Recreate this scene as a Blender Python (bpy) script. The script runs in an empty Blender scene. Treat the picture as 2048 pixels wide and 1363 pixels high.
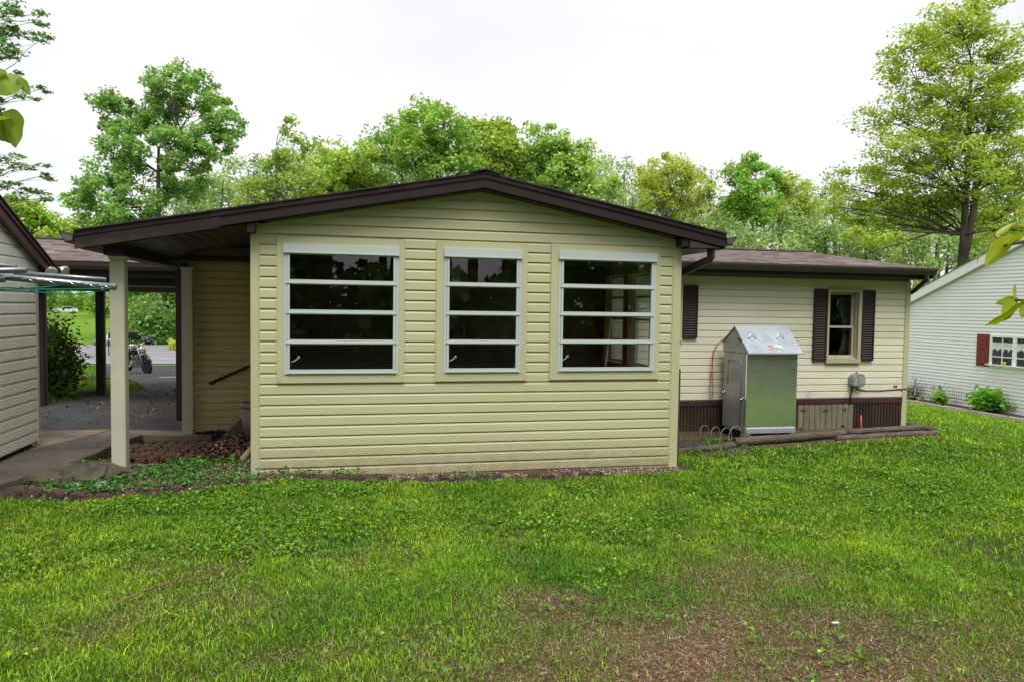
import bpy, math, random
import numpy as np
from mathutils import Vector, Matrix
random.seed(7)
rng = np.random.default_rng(11)
SC = bpy.context.scene
COL = SC.collection
R = math.radians

# ------------------------------------------------------------------ camera, sky, sun, exposure
CAM = np.array([0.8123, -7.2424, 1.6674])
YAW, PITCH, ROLL, FPX = .2250, -.04585, .01432, 1451.5
_f = np.array([math.sin(YAW)*math.cos(PITCH), math.cos(YAW)*math.cos(PITCH), math.sin(PITCH)])
_r = np.array([math.cos(YAW), -math.sin(YAW), 0.0])
_u = np.cross(_r, _f)
AX_R = math.cos(ROLL)*_r + math.sin(ROLL)*_u
AX_U = -math.sin(ROLL)*_r + math.cos(ROLL)*_u
AX_F = _f
cam_data = bpy.data.cameras.new('camera')
cam = bpy.data.objects.new('camera', cam_data)
COL.objects.link(cam)
cam_data.sensor_width = 36.0
cam_data.lens = FPX/2048*36.0
cam_data.clip_start = .05
cam_data.clip_end = 2000
m = Matrix.Identity(4)
for i in range(3):
    m[i][0], m[i][1], m[i][2], m[i][3] = AX_R[i], AX_U[i], -AX_F[i], CAM[i]
cam.matrix_world = m
SC.camera = cam

SUN_EL, SUN_AZ = 60.0, 0.0       # degrees; the sun stands high behind the camera, veiled by cloud
world = bpy.data.worlds.new('World')
SC.world = world
world.use_nodes = True
wn, wl = world.node_tree.nodes, world.node_tree.links
wn.clear()
sky = wn.new('ShaderNodeTexSky')
sky.sky_type = 'NISHITA'
sky.sun_disc = False
sky.sun_elevation = R(SUN_EL)
sky.sun_rotation = R(180 + SUN_AZ)
sky.air_density = 1.0
sky.dust_density = 1.5
sky.ozone_density = 1.0
hs = wn.new('ShaderNodeHueSaturation')
hs.inputs['Saturation'].default_value = .10
hs.inputs['Value'].default_value = .5
bg = wn.new('ShaderNodeBackground')
bg.inputs['Strength'].default_value = .15
wo = wn.new('ShaderNodeOutputWorld')
wl.new(sky.outputs[0], hs.inputs['Color'])
ov = wn.new('ShaderNodeMix'); ov.data_type = 'RGBA'       # an even cloud layer over the clear sky
ov.inputs['Factor'].default_value = .9
ctc = wn.new('ShaderNodeTexCoord'); cmp_ = wn.new('ShaderNodeMapping'); cmp_.inputs['Scale'].default_value = (1, 1, 2.4)
cno = wn.new('ShaderNodeTexNoise'); cno.inputs['Scale'].default_value = 1.6; cno.inputs['Detail'].default_value = 5
cra = wn.new('ShaderNodeMix'); cra.data_type = 'RGBA'
cra.inputs['A'].default_value = (4.0, 4.1, 4.3, 1); cra.inputs['B'].default_value = (4.85, 4.9, 5.0, 1)
cmr = wn.new('ShaderNodeMapRange'); cmr.inputs['From Min'].default_value = .34; cmr.inputs['From Max'].default_value = .62
wl.new(ctc.outputs['Generated'], cmp_.inputs['Vector']); wl.new(cmp_.outputs[0], cno.inputs['Vector']); wl.new(cno.outputs['Fac'], cmr.inputs['Value'])
wl.new(cmr.outputs[0], cra.inputs['Factor']); wl.new(cra.outputs['Result'], ov.inputs['B'])
wl.new(hs.outputs[0], ov.inputs['A'])
wl.new(ov.outputs['Result'], bg.inputs['Color'])
wl.new(bg.outputs[0], wo.inputs['Surface'])

sd = bpy.data.lights.new('sun', 'SUN')
sd.energy = 2.0
sd.angle = R(32)
sd.color = (1.0, .96, .9)
sun = bpy.data.objects.new('sun', sd)
COL.objects.link(sun)
_saz = R(180 + SUN_AZ)
sun_dir = Vector((math.sin(_saz)*math.cos(R(SUN_EL)), math.cos(_saz)*math.cos(R(SUN_EL)), math.sin(R(SUN_EL))))
sun.rotation_euler = sun_dir.to_track_quat('Z', 'Y').to_euler()
sun.location = (0, -5, 30)

SC.view_settings.view_transform = 'Standard'
SC.view_settings.look = 'None'
SC.view_settings.gamma = 1.0
SC.view_settings.exposure = 0.56
SC.view_settings.use_curve_mapping = False
SC.cycles.max_bounces = 7
SC.cycles.diffuse_bounces = 3
SC.cycles.glossy_bounces = 3
SC.cycles.transparent_max_bounces = 12
SC.cycles.transmission_bounces = 4
SC.cycles.caustics_reflective = False
SC.cycles.caustics_refractive = False
SC.cycles.use_denoising = True

def bearing(px, py, depth):
    """A point `depth` metres ahead along the direction of a spot in the photograph."""
    d = AX_F + AX_R*(px-1024)/FPX + AX_U*(681.5-py)/FPX
    return CAM + d*depth

# ------------------------------------------------------------------ materials
MATS = {}
def _new(name):
    mt = bpy.data.materials.new(name)
    mt.use_nodes = True
    n, l = mt.node_tree.nodes, mt.node_tree.links
    n.clear()
    out = n.new('ShaderNodeOutputMaterial')
    return mt, n, l, out

def mat(name, col, rough=.6, var=.12, scale=6.0, bump=0.0, bscale=80.0, metal=0.0, spec=.35, stain=None, stain_amt=0.0,
        stain_scale=2.0, stretch=(1, 1, 1), col2=None, splash=None):
    """Principled paint/wood/stone with colour mottling, optional stains and fine relief."""
    if name in MATS: return MATS[name]
    mt, n, l, out = _new(name)
    b = n.new('ShaderNodeBsdfPrincipled')
    tc = n.new('ShaderNodeTexCoord')
    mp = n.new('ShaderNodeMapping'); mp.inputs['Scale'].default_value = stretch
    geo = n.new('ShaderNodeNewGeometry')
    l.new(geo.outputs['Position'], mp.inputs['Vector'])
    nz = n.new('ShaderNodeTexNoise'); nz.inputs['Scale'].default_value = scale; nz.inputs['Detail'].default_value = 5
    l.new(mp.outputs[0], nz.inputs['Vector'])
    mx = n.new('ShaderNodeMix'); mx.data_type = 'RGBA'
    a = [c*(1-var) for c in col]; c2 = col2 if col2 else [min(1, c*(1+var)) for c in col]
    mx.inputs['A'].default_value = (*a, 1); mx.inputs['B'].default_value = (*c2, 1)
    rp = n.new('ShaderNodeMapRange'); rp.inputs['From Min'].default_value = .3; rp.inputs['From Max'].default_value = .7
    l.new(nz.outputs['Fac'], rp.inputs['Value']); l.new(rp.outputs[0], mx.inputs['Factor'])
    last = mx.outputs['Result']
    if stain:
        nz2 = n.new('ShaderNodeTexNoise'); nz2.inputs['Scale'].default_value = stain_scale; nz2.inputs['Detail'].default_value = 8
        nz2.inputs['Roughness'].default_value = .65
        l.new(mp.outputs[0], nz2.inputs['Vector'])
        r2 = n.new('ShaderNodeMapRange'); r2.inputs['From Min'].default_value = .5; r2.inputs['From Max'].default_value = .72
        r2.inputs['To Max'].default_value = stain_amt
        l.new(nz2.outputs['Fac'], r2.inputs['Value'])
        m2 = n.new('ShaderNodeMix'); m2.data_type = 'RGBA'; m2.inputs['B'].default_value = (*stain, 1)
        l.new(r2.outputs[0], m2.inputs['Factor']); l.new(last, m2.inputs['A']); last = m2.outputs['Result']
    if splash:      # earth splashed up a wall: colour, bottom, top
        sx = n.new('ShaderNodeSeparateXYZ'); l.new(geo.outputs['Position'], sx.inputs[0])
        zr = n.new('ShaderNodeMapRange'); zr.inputs['From Min'].default_value = splash[2]; zr.inputs['From Max'].default_value = splash[1]
        l.new(sx.outputs['Z'], zr.inputs['Value'])
        n5 = n.new('ShaderNodeTexNoise'); n5.inputs['Scale'].default_value = 9; n5.inputs['Detail'].default_value = 7; l.new(geo.outputs['Position'], n5.inputs['Vector'])
        mu = n.new('ShaderNodeMath'); mu.operation = 'MULTIPLY'; l.new(zr.outputs[0], mu.inputs[0]); l.new(n5.outputs['Fac'], mu.inputs[1])
        m5 = n.new('ShaderNodeMix'); m5.data_type = 'RGBA'; m5.inputs['B'].default_value = (*splash[0], 1)
        l.new(mu.outputs[0], m5.inputs['Factor']); l.new(last, m5.inputs['A']); last = m5.outputs['Result']
    l.new(last, b.inputs['Base Color'])
    b.inputs['Roughness'].default_value = rough
    b.inputs['Metallic'].default_value = metal
    b.inputs['Specular IOR Level'].default_value = spec
    if bump:
        nb = n.new('ShaderNodeTexNoise'); nb.inputs['Scale'].default_value = bscale; nb.inputs['Detail'].default_value = 4
        l.new(mp.outputs[0], nb.inputs['Vector'])
        bp = n.new('ShaderNodeBump'); bp.inputs['Strength'].default_value = bump; bp.inputs['Distance'].default_value = .01
        l.new(nb.outputs['Fac'], bp.inputs['Height']); l.new(bp.outputs[0], b.inputs['Normal'])
    l.new(b.outputs[0], out.inputs[0])
    MATS[name] = mt
    return mt

def leaf_mat(name, trans=.48, gloss=.04, tint=(1, 1, 1)):
    if name in MATS: return MATS[name]
    mt, n, l, out = _new(name)
    at = n.new('ShaderNodeAttribute'); at.attribute_name = 'Col'
    df = n.new('ShaderNodeBsdfDiffuse'); tr = n.new('ShaderNodeBsdfTranslucent')
    l.new(at.outputs['Color'], df.inputs['Color'])
    hv = n.new('ShaderNodeHueSaturation'); hv.inputs['Value'].default_value = 1.25; hv.inputs['Saturation'].default_value = 1.1
    hv.inputs['Hue'].default_value = .49
    l.new(at.outputs['Color'], hv.inputs['Color']); l.new(hv.outputs[0], tr.inputs['Color'])
    ms = n.new('ShaderNodeMixShader'); ms.inputs[0].default_value = trans
    l.new(df.outputs[0], ms.inputs[1]); l.new(tr.outputs[0], ms.inputs[2])
    gl = n.new('ShaderNodeBsdfGlossy'); gl.inputs['Roughness'].default_value = .4
    m2 = n.new('ShaderNodeMixShader'); m2.inputs[0].default_value = gloss
    l.new(ms.outputs[0], m2.inputs[1]); l.new(gl.outputs[0], m2.inputs[2])
    l.new(m2.outputs[0], out.inputs[0])
    MATS[name] = mt
    return mt

def col_mat(name, rough=.9, bump=.3, bscale=60.0):
    """Opaque stuff whose pieces carry their own colour (shingles, pebbles, dead leaves)."""
    if name in MATS: return MATS[name]
    mt, n, l, out = _new(name)
    b = n.new('ShaderNodeBsdfPrincipled')
    at = n.new('ShaderNodeAttribute'); at.attribute_name = 'Col'
    geo = n.new('ShaderNodeNewGeometry')
    nz = n.new('ShaderNodeTexNoise'); nz.inputs['Scale'].default_value = bscale; nz.inputs['Detail'].default_value = 3
    l.new(geo.outputs['Position'], nz.inputs['Vector'])
    hv = n.new('ShaderNodeHueSaturation')
    mr = n.new('ShaderNodeMapRange'); mr.inputs['To Min'].default_value = .7; mr.inputs['To Max'].default_value = 1.3
    l.new(nz.outputs['Fac'], mr.inputs['Value']); l.new(mr.outputs[0], hv.inputs['Value'])
    l.new(at.outputs['Color'], hv.inputs['Color'])
    l.new(hv.outputs[0], b.inputs['Base Color'])
    b.inputs['Roughness'].default_value = rough
    b.inputs['Specular IOR Level'].default_value = .2
    bp = n.new('ShaderNodeBump'); bp.inputs['Strength'].default_value = bump; bp.inputs['Distance'].default_value = .01
    l.new(nz.outputs['Fac'], bp.inputs['Height']); l.new(bp.outputs[0], b.inputs['Normal'])
    l.new(b.outputs[0], out.inputs[0])
    MATS[name] = mt
    return mt

def glass_mat(name, tint=(.72, .75, .73), rough=0.0):
    if name in MATS: return MATS[name]
    mt, n, l, out = _new(name)
    lw = n.new('ShaderNodeLayerWeight'); lw.inputs['Blend'].default_value = .5
    pw = n.new('ShaderNodeMath'); pw.operation = 'POWER'; pw.inputs[1].default_value = 5.0
    fr = n.new('ShaderNodeMath'); fr.operation = 'MULTIPLY_ADD'; fr.inputs[1].default_value = .96; fr.inputs[2].default_value = .045
    l.new(lw.outputs['Facing'], pw.inputs[0]); l.new(pw.outputs[0], fr.inputs[0])
    tr = n.new('ShaderNodeBsdfTransparent'); tr.inputs['Color'].default_value = (*tint, 1)
    gl = n.new('ShaderNodeBsdfGlossy'); gl.inputs['Roughness'].default_value = rough
    ms = n.new('ShaderNodeMixShader')
    l.new(fr.outputs[0], ms.inputs[0]); l.new(tr.outputs[0], ms.inputs[1]); l.new(gl.outputs[0], ms.inputs[2])
    l.new(ms.outputs[0], out.inputs[0])
    MATS[name] = mt
    return mt

M_TAN = mat('vinyl_tan', (.545, .535, .325), .45, .06, 1.2, .03, 300, stain=(.47, .46, .27), stain_amt=.55, stain_scale=1.3, stretch=(.5, 1, 1.6), splash=((.24, .17, .10), .0, .38))
M_TAN2 = mat('vinyl_tan_house', (.76, .73, .575), .5, .05, 1.0, .03, 300, stain=(.36, .34, .22), stain_amt=.4, stain_scale=1.1, stretch=(.4, 1, 2))
M_TANTRIM = mat('tan_trim', (.535, .525, .33), .45, .04, 2.0)
M_TANPOST = mat('post_wrap', (.56, .54, .44), .45, .05, 3.0, stain=(.36, .36, .2), stain_amt=.4, stain_scale=2.5)
M_SHED = mat('vinyl_grey', (.88, .85, .77), .5, .05, 1.5, stain=(.4, .4, .3), stain_amt=.25)
M_BROWN = mat('brown_trim', (.026, .0145, .0165), .42, .15, 4.0, spec=.4)
M_BROWNALG = mat('brown_trim_algae', (.026, .016, .016), .5, .15, 4.0, stain=(.075, .08, .025), stain_amt=.8, stain_scale=3.0, stretch=(.7, 1, 2))
M_SOFFIT = mat('brown_soffit', (.026, .017, .017), .35, .12, 4.0, spec=.4)
M_MAROON = mat('maroon_trim', (.085, .032, .04), .45, .12, 3.0)
M_BAND = mat('brown_band', (.075, .035, .04), .4, .12, 3.0)
M_SKIRT = mat('skirting', (.055, .032, .03), .5, .25, 5.0, stain=(.09, .10, .03), stain_amt=.5, stain_scale=3, stretch=(1, 1, .4))
M_WHITE = mat('white_aluminium', (.54, .60, .585), .35, .04, 2.0)
M_NWHITE = mat('white_vinyl', (.92, .90, .94), .5, .03, 1.0)
M_GLASS = glass_mat('window_glass', (.97, .98, .975))
M_GLASS2 = glass_mat('house_glass', (.85, .86, .86))
M_WOODTRIM = mat('oak_trim', (.36, .19, .065), .45, .25, 8.0, .05, 40, stretch=(6, 6, .6))
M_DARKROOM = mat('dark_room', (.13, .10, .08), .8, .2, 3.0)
M_GALV = mat('galvanised_steel', (.95, .97, .95), .17, .10, 9.0, .02, 30, metal=.91)
M_GALVROOF = mat('galvanised_lid', (.42, .46, .51), .45, .14, 5.0, .03, 25, metal=.5)
M_GREYSTEEL = mat('grey_steel_door', (.44, .465, .49), .38, .10, 4.0, metal=.3, stain=(.30, .31, .32), stain_amt=.5, stain_scale=3)
M_STEELPIPE = mat('steel_pipe', (.30, .31, .34), .36, .22, 30.0, .05, 60, metal=.9)
M_BLACK = mat('black_metal', (.012, .012, .014), .4, .2, 5.0)
M_RUBBER = mat('rubber', (.018, .018, .02), .8, .2, 9.0)
M_CONC = mat('concrete', (.15, .125, .105), .92, .2, 3.0, .5, 110, stain=(.055, .05, .045), stain_amt=.85, stain_scale=1.2)
M_CONC2 = mat('concrete_clean', (.24, .19, .145), .92, .22, 2.6, .5, 110, stain=(.09, .075, .06), stain_amt=.7, stain_scale=1.6)
M_ASPH = mat('asphalt', (.058, .056, .057), .93, .3, 2.4, .7, 120, stain=(.028, .026, .025), stain_amt=.8, stain_scale=.8)
M_ROAD = mat('road_asphalt', (.27, .27, .30), .9, .08, .5, .3, 40)
M_LINE = mat('road_paint', (.78, .78, .78), .7, .06, 3.0)
M_BRICKED = mat('edging_brick', (.10, .052, .060), .92, .3, 12.0, .6, 60, stain=(.06, .08, .03), stain_amt=.5, stain_scale=6)
M_PAVER = mat('paver_brick', (.13, .07, .052), .93, .3, 9.0, .6, 60, stain=(.09, .09, .04), stain_amt=.6, stain_scale=3)
M_ROCK = mat('field_stone', (.095, .085, .058), .95, .45, 9.0, 1.0, 22, stain=(.04, .036, .03), stain_amt=.9, stain_scale=9)
M_PALESTONE = mat('pale_stone', (.36, .35, .35), .9, .2, 8.0, .6, 30)
M_LOG = mat('weathered_log', (.13, .105, .085), .95, .3, 5.0, .9, 26, stretch=(.5, 3, 3), stain=(.05, .042, .036), stain_amt=.8, stain_scale=3)
M_OLDWOOD = mat('weathered_board', (.22, .19, .13), .9, .25, 5.0, .5, 30, stretch=(6, 6, .5), stain=(.13, .15, .05), stain_amt=.7, stain_scale=1.4)
M_BARK = mat('bark', (.085, .066, .05), .95, .35, 6.0, 1.0, 14, stretch=(1, 1, .3))
M_BARKPALE = mat('bark_pale', (.17, .15, .12), .95, .3, 6.0, 1.0, 14, stretch=(1, 1, .3))
M_MULCH = mat('mulch', (.10, .06, .045), .95, .4, 14.0, 1.0, 40)
M_TIMBER = mat('grey_timber', (.50, .45, .40), .9, .2, 5.0, .5, 20)
M_RED = mat('red_shutter', (.24, .035, .045), .45, .08, 3.0)
M_ORANGE = mat('orange_plastic', (.62, .10, .05), .45, .08, 3.0)
M_CABLE = mat('orange_cord', (.45, .06, .03), .5, .1, 3.0)
M_YELLOW = mat('yellow_plastic', (.75, .5, .03), .5, .05, 3.0)
M_GREENWIRE = mat('green_wire', (.01, .22, .16), .5, .1, 3.0)
M_PLASTGREY = mat('grey_plastic', (.30, .32, .31), .55, .08, 6.0)
M_PAPER = mat('paper_label', (.75, .72, .72), .6, .03, 3.0)
M_REDPRINT = mat('red_print', (.55, .10, .12), .6, .05, 3.0)
M_CURTAIN = mat('lace_curtain', (.7, .7, .68), .9, .05, 30.0)
M_CHROME = mat('chrome', (.7, .7, .72), .12, .05, 5.0, metal=1.0)
M_CARWHITE = mat('car_paint', (.75, .77, .78), .2, .02, 1.0)
M_PLASTTAN = mat('tan_plastic', (.26, .19, .14), .6, .1, 5.0)
M_LAMPGLASS = mat('lamp_lens', (.42, .40, .30), .15, .15, 30.0, metal=.5)
M_TWIG = mat('twig_bark', (.12, .08, .045), .9, .2, 30.0)
L_LEAF = leaf_mat('leaves')
L_GRASS = leaf_mat('grass_blade', .28, .015)
C_SHINGLE = col_mat('asphalt_shingle', .95, .5, 90)
C_STONE = col_mat('pebble', .9, .3, 60)
C_DEAD = col_mat('dead_leaf', .8, .2, 50)

# ------------------------------------------------------------------ mesh helpers
WORLD = {}
def wloc(o): return np.array(WORLD.get(o.name, (0, 0, 0)), float)

class MB:
    def __init__(s): s.v = []; s.f = []; s.xf = None
    def add(s, vs, fs):
        k = len(s.v)
        s.v += [tuple(p) for p in vs]
        s.f += [tuple(i+k for i in f) for f in fs]
        return s
    def box(s, x0, x1, y0, y1, z0, z1):
        vs = [(x0, y0, z0), (x1, y0, z0), (x1, y1, z0), (x0, y1, z0), (x0, y0, z1), (x1, y0, z1), (x1, y1, z1), (x0, y1, z1)]
        return s.add(vs, [(3, 2, 1, 0), (4, 5, 6, 7), (0, 1, 5, 4), (1, 2, 6, 5), (2, 3, 7, 6), (3, 0, 4, 7)])
    def prism(s, poly, axis, lo, hi):
        """poly: 2-D outline; axis 'y': (x,z), 'x': (y,z), 'z': (x,y)."""
        n = len(poly)
        def p3(a, b, t):
            return (a, t, b) if axis == 'y' else ((t, a, b) if axis == 'x' else (a, b, t))
        vs = [p3(a, b, lo) for a, b in poly] + [p3(a, b, hi) for a, b in poly]
        fs = [tuple(range(n)), tuple(range(2*n-1, n-1, -1))]
        fs += [(i, i+n, (i+1) % n+n, (i+1) % n) for i in range(n)]
        return s.add(vs, fs)
    def loft(s, rings, cap=True):
        n = len(rings[0]); k = len(s.v)
        s.v += [tuple(p) for r in rings for p in r]
        for j in range(len(rings)-1):
            for i in range(n):
                a, b = k+j*n+i, k+j*n+(i+1) % n
                s.f.append((a, b, b+n, a+n))
        if cap:
            s.f.append(tuple(k+i for i in range(n-1, -1, -1)))
            s.f.append(tuple(k+(len(rings)-1)*n+i for i in range(n)))
        return s
    def tube(s, path, rad, n=8):
        path = [np.array(p, float) for p in path]
        if not hasattr(rad, '__len__'): rad = [rad]*len(path)
        rings = []
        t0 = path[1]-path[0]; t0 /= np.linalg.norm(t0)+1e-9
        ref = np.array((0, 0, 1.)) if abs(t0[2]) < .9 else np.array((1., 0, 0))
        u = np.cross(ref, t0); u /= np.linalg.norm(u)
        for i, p in enumerate(path):
            t = path[min(i+1, len(path)-1)]-path[max(i-1, 0)]
            t = t/(np.linalg.norm(t)+1e-9)
            u = u-t*np.dot(u, t); u /= np.linalg.norm(u)+1e-9
            w = np.cross(t, u)
            rings.append([p+rad[i]*(math.cos(2*math.pi*k/n)*u+math.sin(2*math.pi*k/n)*w) for k in range(n)])
        return s.loft(rings)
    def lathe(s, prof, c, n=14, axis='z'):
        rings = []
        for r, h in prof:
            ring = []
            for k in range(n):
                a = 2*math.pi*k/n
                if axis == 'z': ring.append((c[0]+r*math.cos(a), c[1]+r*math.sin(a), c[2]+h))
                elif axis == 'y': ring.append((c[0]+r*math.cos(a), c[1]+h, c[2]+r*math.sin(a)))
                else: ring.append((c[0]+h, c[1]+r*math.cos(a), c[2]+r*math.sin(a)))
            rings.append(ring)
        return s.loft(rings)
    def ball(s, c, r, n=10, m_=7):
        r = (r, r, r) if not hasattr(r, '__len__') else r
        rings = []
        for j in range(m_+1):
            t = math.pi*(.03+.94*j/m_)
            rings.append([(c[0]+r[0]*math.sin(t)*math.cos(2*math.pi*k/n), c[1]+r[1]*math.sin(t)*math.sin(2*math.pi*k/n), c[2]-r[2]*math.cos(t)) for k in range(n)])
        return s.loft(rings)
    def build(s, name, mt, parent=None, smooth=False, bevel=0.0):
        v = np.array(s.v, float)
        if s.xf is not None: v = (np.asarray(s.xf)[:3, :3] @ v.T).T + np.asarray(s.xf)[:3, 3]
        o = np.array([(v[:, 0].min()+v[:, 0].max())/2, (v[:, 1].min()+v[:, 1].max())/2, v[:, 2].min()])
        me = bpy.data.meshes.new(name)
        me.from_pydata([tuple(p) for p in (v-o)], [], s.f)
        import bmesh
        bm = bmesh.new(); bm.from_mesh(me)
        bmesh.ops.recalc_face_normals(bm, faces=bm.faces)
        if bevel:
            bmesh.ops.bevel(bm, geom=[e for e in bm.edges if e.calc_face_angle(0) > .5], offset=bevel, segments=2, affect='EDGES', clamp_overlap=True)
        bm.to_mesh(me); bm.free()
        if smooth:
            for p in me.polygons: p.use_smooth = True
        me.materials.append(mt)
        return link(name, me, o, parent)

def link(name, me, worldpos, parent=None, rot=None, scale=None):
    ob = bpy.data.objects.new(name, me)
    COL.objects.link(ob)
    w = np.array(worldpos, float)
    if parent is not None:
        ob.parent = parent
        ob.location = tuple(w-wloc(parent))
    else:
        ob.location = tuple(w)
    if rot is not None: ob.rotation_euler = rot
    if scale is not None: ob.scale = scale
    WORLD[ob.name] = w
    return ob

def empty(name, pos):
    o = bpy.data.objects.new(name, None); o.empty_display_size = .2
    COL.objects.link(o); o.location = tuple(pos); WORLD[o.name] = np.array(pos, float)
    return o

def tag(o, label=None, cat=None, group=None, kind=None):
    if label: o['label'] = label
    if cat: o['category'] = cat
    if group: o['group'] = group
    if kind: o['kind'] = kind
    return o

def thing(name, pos, label, cat, group=None): return tag(empty(name, pos), label, cat, group)

def np_mesh(name, verts, faces_flat, loop_tot, mt, col=None, origin=None, parent=None, smooth=False):
    verts = np.asarray(verts, np.float32)
    o = np.zeros(3) if origin is None else np.array(origin, float)
    me = bpy.data.meshes.new(name)
    me.vertices.add(len(verts)); me.vertices.foreach_set('co', (verts-o.astype(np.float32)).ravel())
    me.loops.add(len(faces_flat)); me.loops.foreach_set('vertex_index', np.asarray(faces_flat, np.int32))
    lt = np.asarray(loop_tot, np.int32)
    me.polygons.add(len(lt))
    me.polygons.foreach_set('loop_start', np.concatenate([[0], np.cumsum(lt)[:-1]]).astype(np.int32))
    me.polygons.foreach_set('loop_total', lt)
    me.update(calc_edges=True)
    if col is not None:
        ca = me.color_attributes.new('Col', 'FLOAT_COLOR', 'POINT')
        c4 = np.ones((len(verts), 4), np.float32); c4[:, :3] = col
        ca.data.foreach_set('color', c4.ravel())
    if smooth: me.polygons.foreach_set('use_smooth', np.ones(len(lt), bool))
    me.materials.append(mt)
    return link(name, me, o, parent)

# value noise in the plane, for terrain, planting and wear
_T = np.random.default_rng(5).random((256, 256))
def vnoise(x, y, s=1.0, oct_=3):
    x = np.asarray(x, float)*s; y = np.asarray(y, float)*s
    tot = 0; amp = 1; nrm = 0
    for k in range(oct_):
        xi = np.floor(x).astype(int); yi = np.floor(y).astype(int)
        fx = x-xi; fy = y-yi; fx = fx*fx*(3-2*fx); fy = fy*fy*(3-2*fy)
        g = lambda a, b: _T[a % 256, b % 256]
        v = (g(xi, yi)*(1-fx)+g(xi+1, yi)*fx)*(1-fy)+(g(xi, yi+1)*(1-fx)+g(xi+1, yi+1)*fx)*fy
        tot = tot+amp*v; nrm += amp; amp *= .5; x = x*2.03+17; y = y*2.03+31
    return tot/nrm

def ground_z(x, y):
    x = np.asarray(x, float); y = np.asarray(y, float)
    z = .045-.018*np.clip(x, -.4, 6)
    z = z-.055*np.clip((.0-x)/.25, 0, 1)*np.clip((y-.55)/.3, 0, 1)*np.clip((3.2-y)/.4, 0, 1)
    tx = np.clip((x-9.0)/11.5, 0, 1.15)
    ty = np.clip((y-5.0)/24, 0, 1.0)
    z = z-np.maximum(1.44*tx, 1.30*ty)
    far = np.clip((np.hypot(x, y)-60)/300, 0, 1)
    z = z+(vnoise(x, y, .7, 2)-.5)*.05+(vnoise(x, y, .05, 2)-.5)*.9*np.clip((np.hypot(x, y-5)-40)/40, 0, 1)
    return z+far*1.0
def gz(x, y): return float(ground_z(x, y))

def bare(x, y):
    """1 where the lawn is worn down to soil and dry thatch."""
    x = np.asarray(x, float); y = np.asarray(y, float)
    b = np.exp(-(((x-2.6)/1.5)**2+((y+4.2)/.78)**2)**1.2)*1.0
    b = np.maximum(b, .72*np.exp(-(((x-1.95)/.35)**2+((y+3.35)/.22)**2)))
    b = np.maximum(b, .60*np.exp(-(((x-3.3)/.8)**2+((y+3.25)/.35)**2)))
    b = np.maximum(b, .55*np.exp(-(((x-.1)/.5)**2+((y+3.2)/.3)**2)))
    b = b+(vnoise(x, y, 2.6, 3)-.5)*.9*(y < -1.2)
    return np.clip(b, 0, 1)

def edge_y(x):
    return np.interp(x, [-1.9, -1.37, -.97, -.52, -.14, .22, .85, 1.65, 2.27, 3.05, 4.06, 4.4], [-.56, -.74, -.73, -.65, -.48, -.29, -.36, -.39, -.42, -.37, -.29, -.27])
def lawn_ok(x, y):
    x = np.asarray(x, float); y = np.asarray(y, float)
    front = (y < edge_y(x)-.035) & (x > -2.05)
    front |= (x <= -2.05) & (y < -.75)
    right = (x > 4.45) & (y >= -.6) & (y < np.where(x < 5.6, .62, .86+(x-5.6)*.155)) & (x < 9.3)
    right |= (x >= 9.3) & (x < 19.5)
    right |= (x > 4.38) & (x <= 4.5) & (y > -.62) & (y < .1)
    return front | right

# ------------------------------------------------------------------ ground sheet and paving
def ground_material():
    mt, n, l, out = _new('soil_and_turf')
    b = n.new('ShaderNodeBsdfPrincipled')
    at = n.new('ShaderNodeAttribute'); at.attribute_name = 'Col'
    geo = n.new('ShaderNodeNewGeometry')
    nz = n.new('ShaderNodeTexNoise'); nz.inputs['Scale'].default_value = 35; nz.inputs['Detail'].default_value = 6
    l.new(geo.outputs['Position'], nz.inputs['Vector'])
    n2 = n.new('ShaderNodeTexNoise'); n2.inputs['Scale'].default_value = 2.2; n2.inputs['Detail'].default_value = 5
    l.new(geo.outputs['Position'], n2.inputs['Vector'])
    hv = n.new('ShaderNodeHueSaturation')
    mr = n.new('ShaderNodeMapRange'); mr.inputs['From Min'].default_value = .25; mr.inputs['From Max'].default_value = .75
    mr.inputs['To Min'].default_value = .55; mr.inputs['To Max'].default_value = 1.45
    l.new(nz.outputs['Fac'], mr.inputs['Value'])
    m3 = n.new('ShaderNodeMath'); m3.operation = 'MULTIPLY'
    mr2 = n.new('ShaderNodeMapRange'); mr2.inputs['From Min'].default_value = .3; mr2.inputs['From Max'].default_value = .7
    mr2.inputs['To Min'].default_value = .8; mr2.inputs['To Max'].default_value = 1.2
    l.new(n2.outputs['Fac'], mr2.inputs['Value'])
    l.new(mr.outputs[0], m3.inputs[0]); l.new(mr2.outputs[0], m3.inputs[1]); l.new(m3.outputs[0], hv.inputs['Value'])
    l.new(at.outputs['Color'], hv.inputs['Color']); l.new(hv.outputs[0], b.inputs['Base Color'])
    b.inputs['Roughness'].default_value = .97; b.inputs['Specular IOR Level'].default_value = .1
    bp = n.new('ShaderNodeBump'); bp.inputs['Strength'].default_value = .8; bp.inputs['Distance'].default_value = .02
    l.new(nz.outputs['Fac'], bp.inputs['Height']); l.new(bp.outputs[0], b.inputs['Normal'])
    l.new(b.outputs[0], out.inputs[0])
    return mt

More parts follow.
